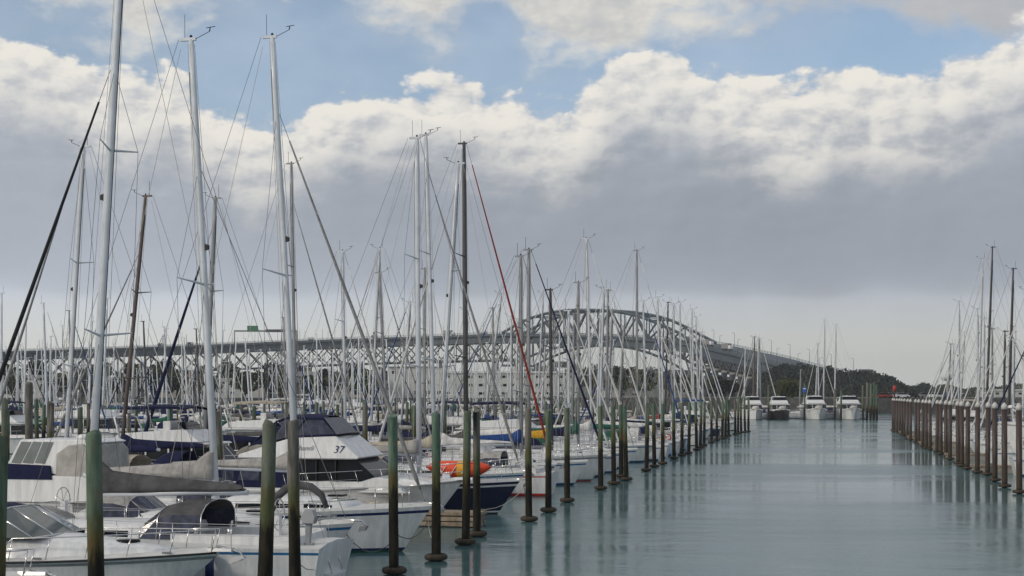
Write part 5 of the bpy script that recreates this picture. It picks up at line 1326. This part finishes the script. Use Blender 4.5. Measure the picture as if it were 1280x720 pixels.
# end of the fairway: piles, sign, marker
for i, (px, yt, r) in enumerate([(961, 482, .2), (1005.5, 480, .2), (1051, 488, .2), (1044, 487, .18), (1083.5, 478, .24), (1088, 480, .24), (1092, 479, .24), (1096, 481, .24), (1079, 482, .2)]):
    x, y, z = P(px, yt, 291); pile(x, y, z, r, 'timber', ['green pile left of the dark-hulled facing launch', 'pile carrying the blue sign in the far row', 'pile just left of the rightmost facing launch', 'pile right of the middle facing launch', 'first of the tall pile cluster at the right end of far row', 'second of the tall pile cluster at the right end of far row', 'third of the tall pile cluster at the right end of far row', 'last of the tall pile cluster at the right end of far row', 'pile against the stern side of the rightmost facing launch'][i], 'tall piles of the far row', False, 700 + i)
g = empty('berth_sign', P(1005.5, 487, 290.6)); tag(g, 'small blue square sign on a pile in the far row', 'sign'); MB().box(-.36, .36, -.05, .05, -.6, .5, BLUES).build('panel', g); MB().box(-.3, .3, -.058, -.052, .1, .3, WHITE).build('marking', g)
x, y, z = P(1118, 485, 204)
g = empty('channel_marker', (x, y, 0)); tag(g, 'red channel marker on a post at the far end of the capped piles', 'marker')
MB().tube([(0, 0, -1), (0, 0, z - .4)], .14, PILES, 10).build('post', g); MB().tube([(0, 0, z - .5), (0, 0, z - .4), (0, 0, z + .3), (0, 0, z + .35)], [.08, .22, .22, .08], REDP, 14).build('lantern', g)

# mooring lines from the nearest bows to their piles
def pl(i): px, py = LP[i]; d = Wd(py); return (px - 640) / F * d, d
for (a, i, h, sag) in [((535, 650, 46.5), 5, 1.1, .5), ((535, 652, 46.5), 4, 1.2, .35), ((433, 668, 43), 4, 1.0, .45), ((655, 608, 60.8), 8, 1.0, .35), ((655, 610, 60.8), 7, 1.0, .3), ((579, 606, 57.5), 6, 1.2, .5), ((404, 696, 39.5), 3, 1.3, .3)]:
    X, Y = pl(i); m = sheet_line(P(*a), (X, Y, h), sag, ROPE if i % 2 else ROPED, .014); m.name = 'mooring_line'
    tag(m, {5: 'rope from the green-bottomed yacht bow to the pile beside the launch', 4: 'rope from a near yacht bow to the pile in front of the white hull', 8: 'rope from navy bow to the pile on its right', 7: 'rope from navy bow to the finger dock pile', 6: 'rope from the launch bow to the pile below the black mast', 3: 'rope from the nearest yacht stern to the grey-brown pile'}[i] if a[0] != 433 else 'rope from the blue-bottomed yacht bow across open water to a pile', 'rope', 'mooring lines of the nearest boats')

# ------------------------------------------------------------------ labels of the row boats
NUM = ['leftmost'] + [f'{i}{"th" if 10 < i % 100 < 14 else {1: "st", 2: "nd", 3: "rd"}.get(i % 10, "th")} from left' for i in range(2, 120)]
def place_words(row, px):
    if row == 'R1': return 'front row'
    if row == 'R2': return 'row behind first walkway'
    if row == 'RR': return 'behind capped piles'
    return 'far row ' + ('at left edge' if px < 110 else 'left of road sign' if px < 300 else 'right of road sign' if px < 480 else 'before white clubhouse' if px < 720 else 'under the arch')
groups = {}
for o, kw, px, row, sd in AUTO:
    if 'top' in kw:
        o['category'] = 'motor boat'; look = f"white {'flybridge ' if kw['style'] == 'fly' else 'sedan '}launch" + (f" with {kw['top']} {'bimini' if kw['style'] == 'fly' else 'awning'}" if kw['top'] else '')
    else:
        o['category'] = 'yacht'; look = f"{kw.get('hull', 'white')} yacht, {kw.get('mast', 'silver')} mast, {kw.get('cover', 'navy')} cover"
        if row != 'FAR' and kw.get('genoa') not in ('white', None): look += f", {kw['genoa']} foresail"
    groups.setdefault((look, place_words(row, px)), []).append((px, o, row))
for (look, pl_), l in groups.items():
    l.sort(key=lambda q: q[0])
    for i, (px, o, row) in enumerate(l):
        o['label'] = f"{look}, {pl_}" + (f", {NUM[i]}" if len(l) > 1 else '')
        o['group'] = {'R1': 'boats in the front row beside the fairway', 'R2': 'boats in the second row', 'RR': 'boats behind the capped piles', 'FAR': 'boats in the far rows'}[row]

# ------------------------------------------------------------------ air
def haze():
    mt = bpy.data.materials.new('sea_haze'); mt.use_nodes = True; t = mt.node_tree; t.nodes.remove(t.nodes['Principled BSDF'])
    v = t.nodes.new('ShaderNodeVolumePrincipled'); v.inputs['Color'].default_value = (.93, .965, 1, 1); v.inputs['Density'].default_value = .00016; v.inputs['Anisotropy'].default_value = .3
    t.links.new(v.outputs[0], t.nodes['Material Output'].inputs['Volume'])
    m = MB().box(-2900, 2900, -80, 3250, -7, 90, mt); tag(m.build('haze'), kind='stuff')
haze()
for r_, l in OCC.items():
    l = sorted(l); print('ROW', r_, [(round(a, 1), round(b - a, 1)) for a, b in zip(l, l[1:]) if b - a < 3.9])
print('COUNT', sum(1 for o in COL.objects if not o.parent), len(COL.objects))

print('KINDS', {c: sum(1 for o in COL.objects if o.get('category') == c) for c in {o.get('category') for o in COL.objects}})
for o in COL.objects:
    if len(str(o.get('label', '')).replace(',', ' ').split()) > 16: print('LONG', o.name, o['label'])
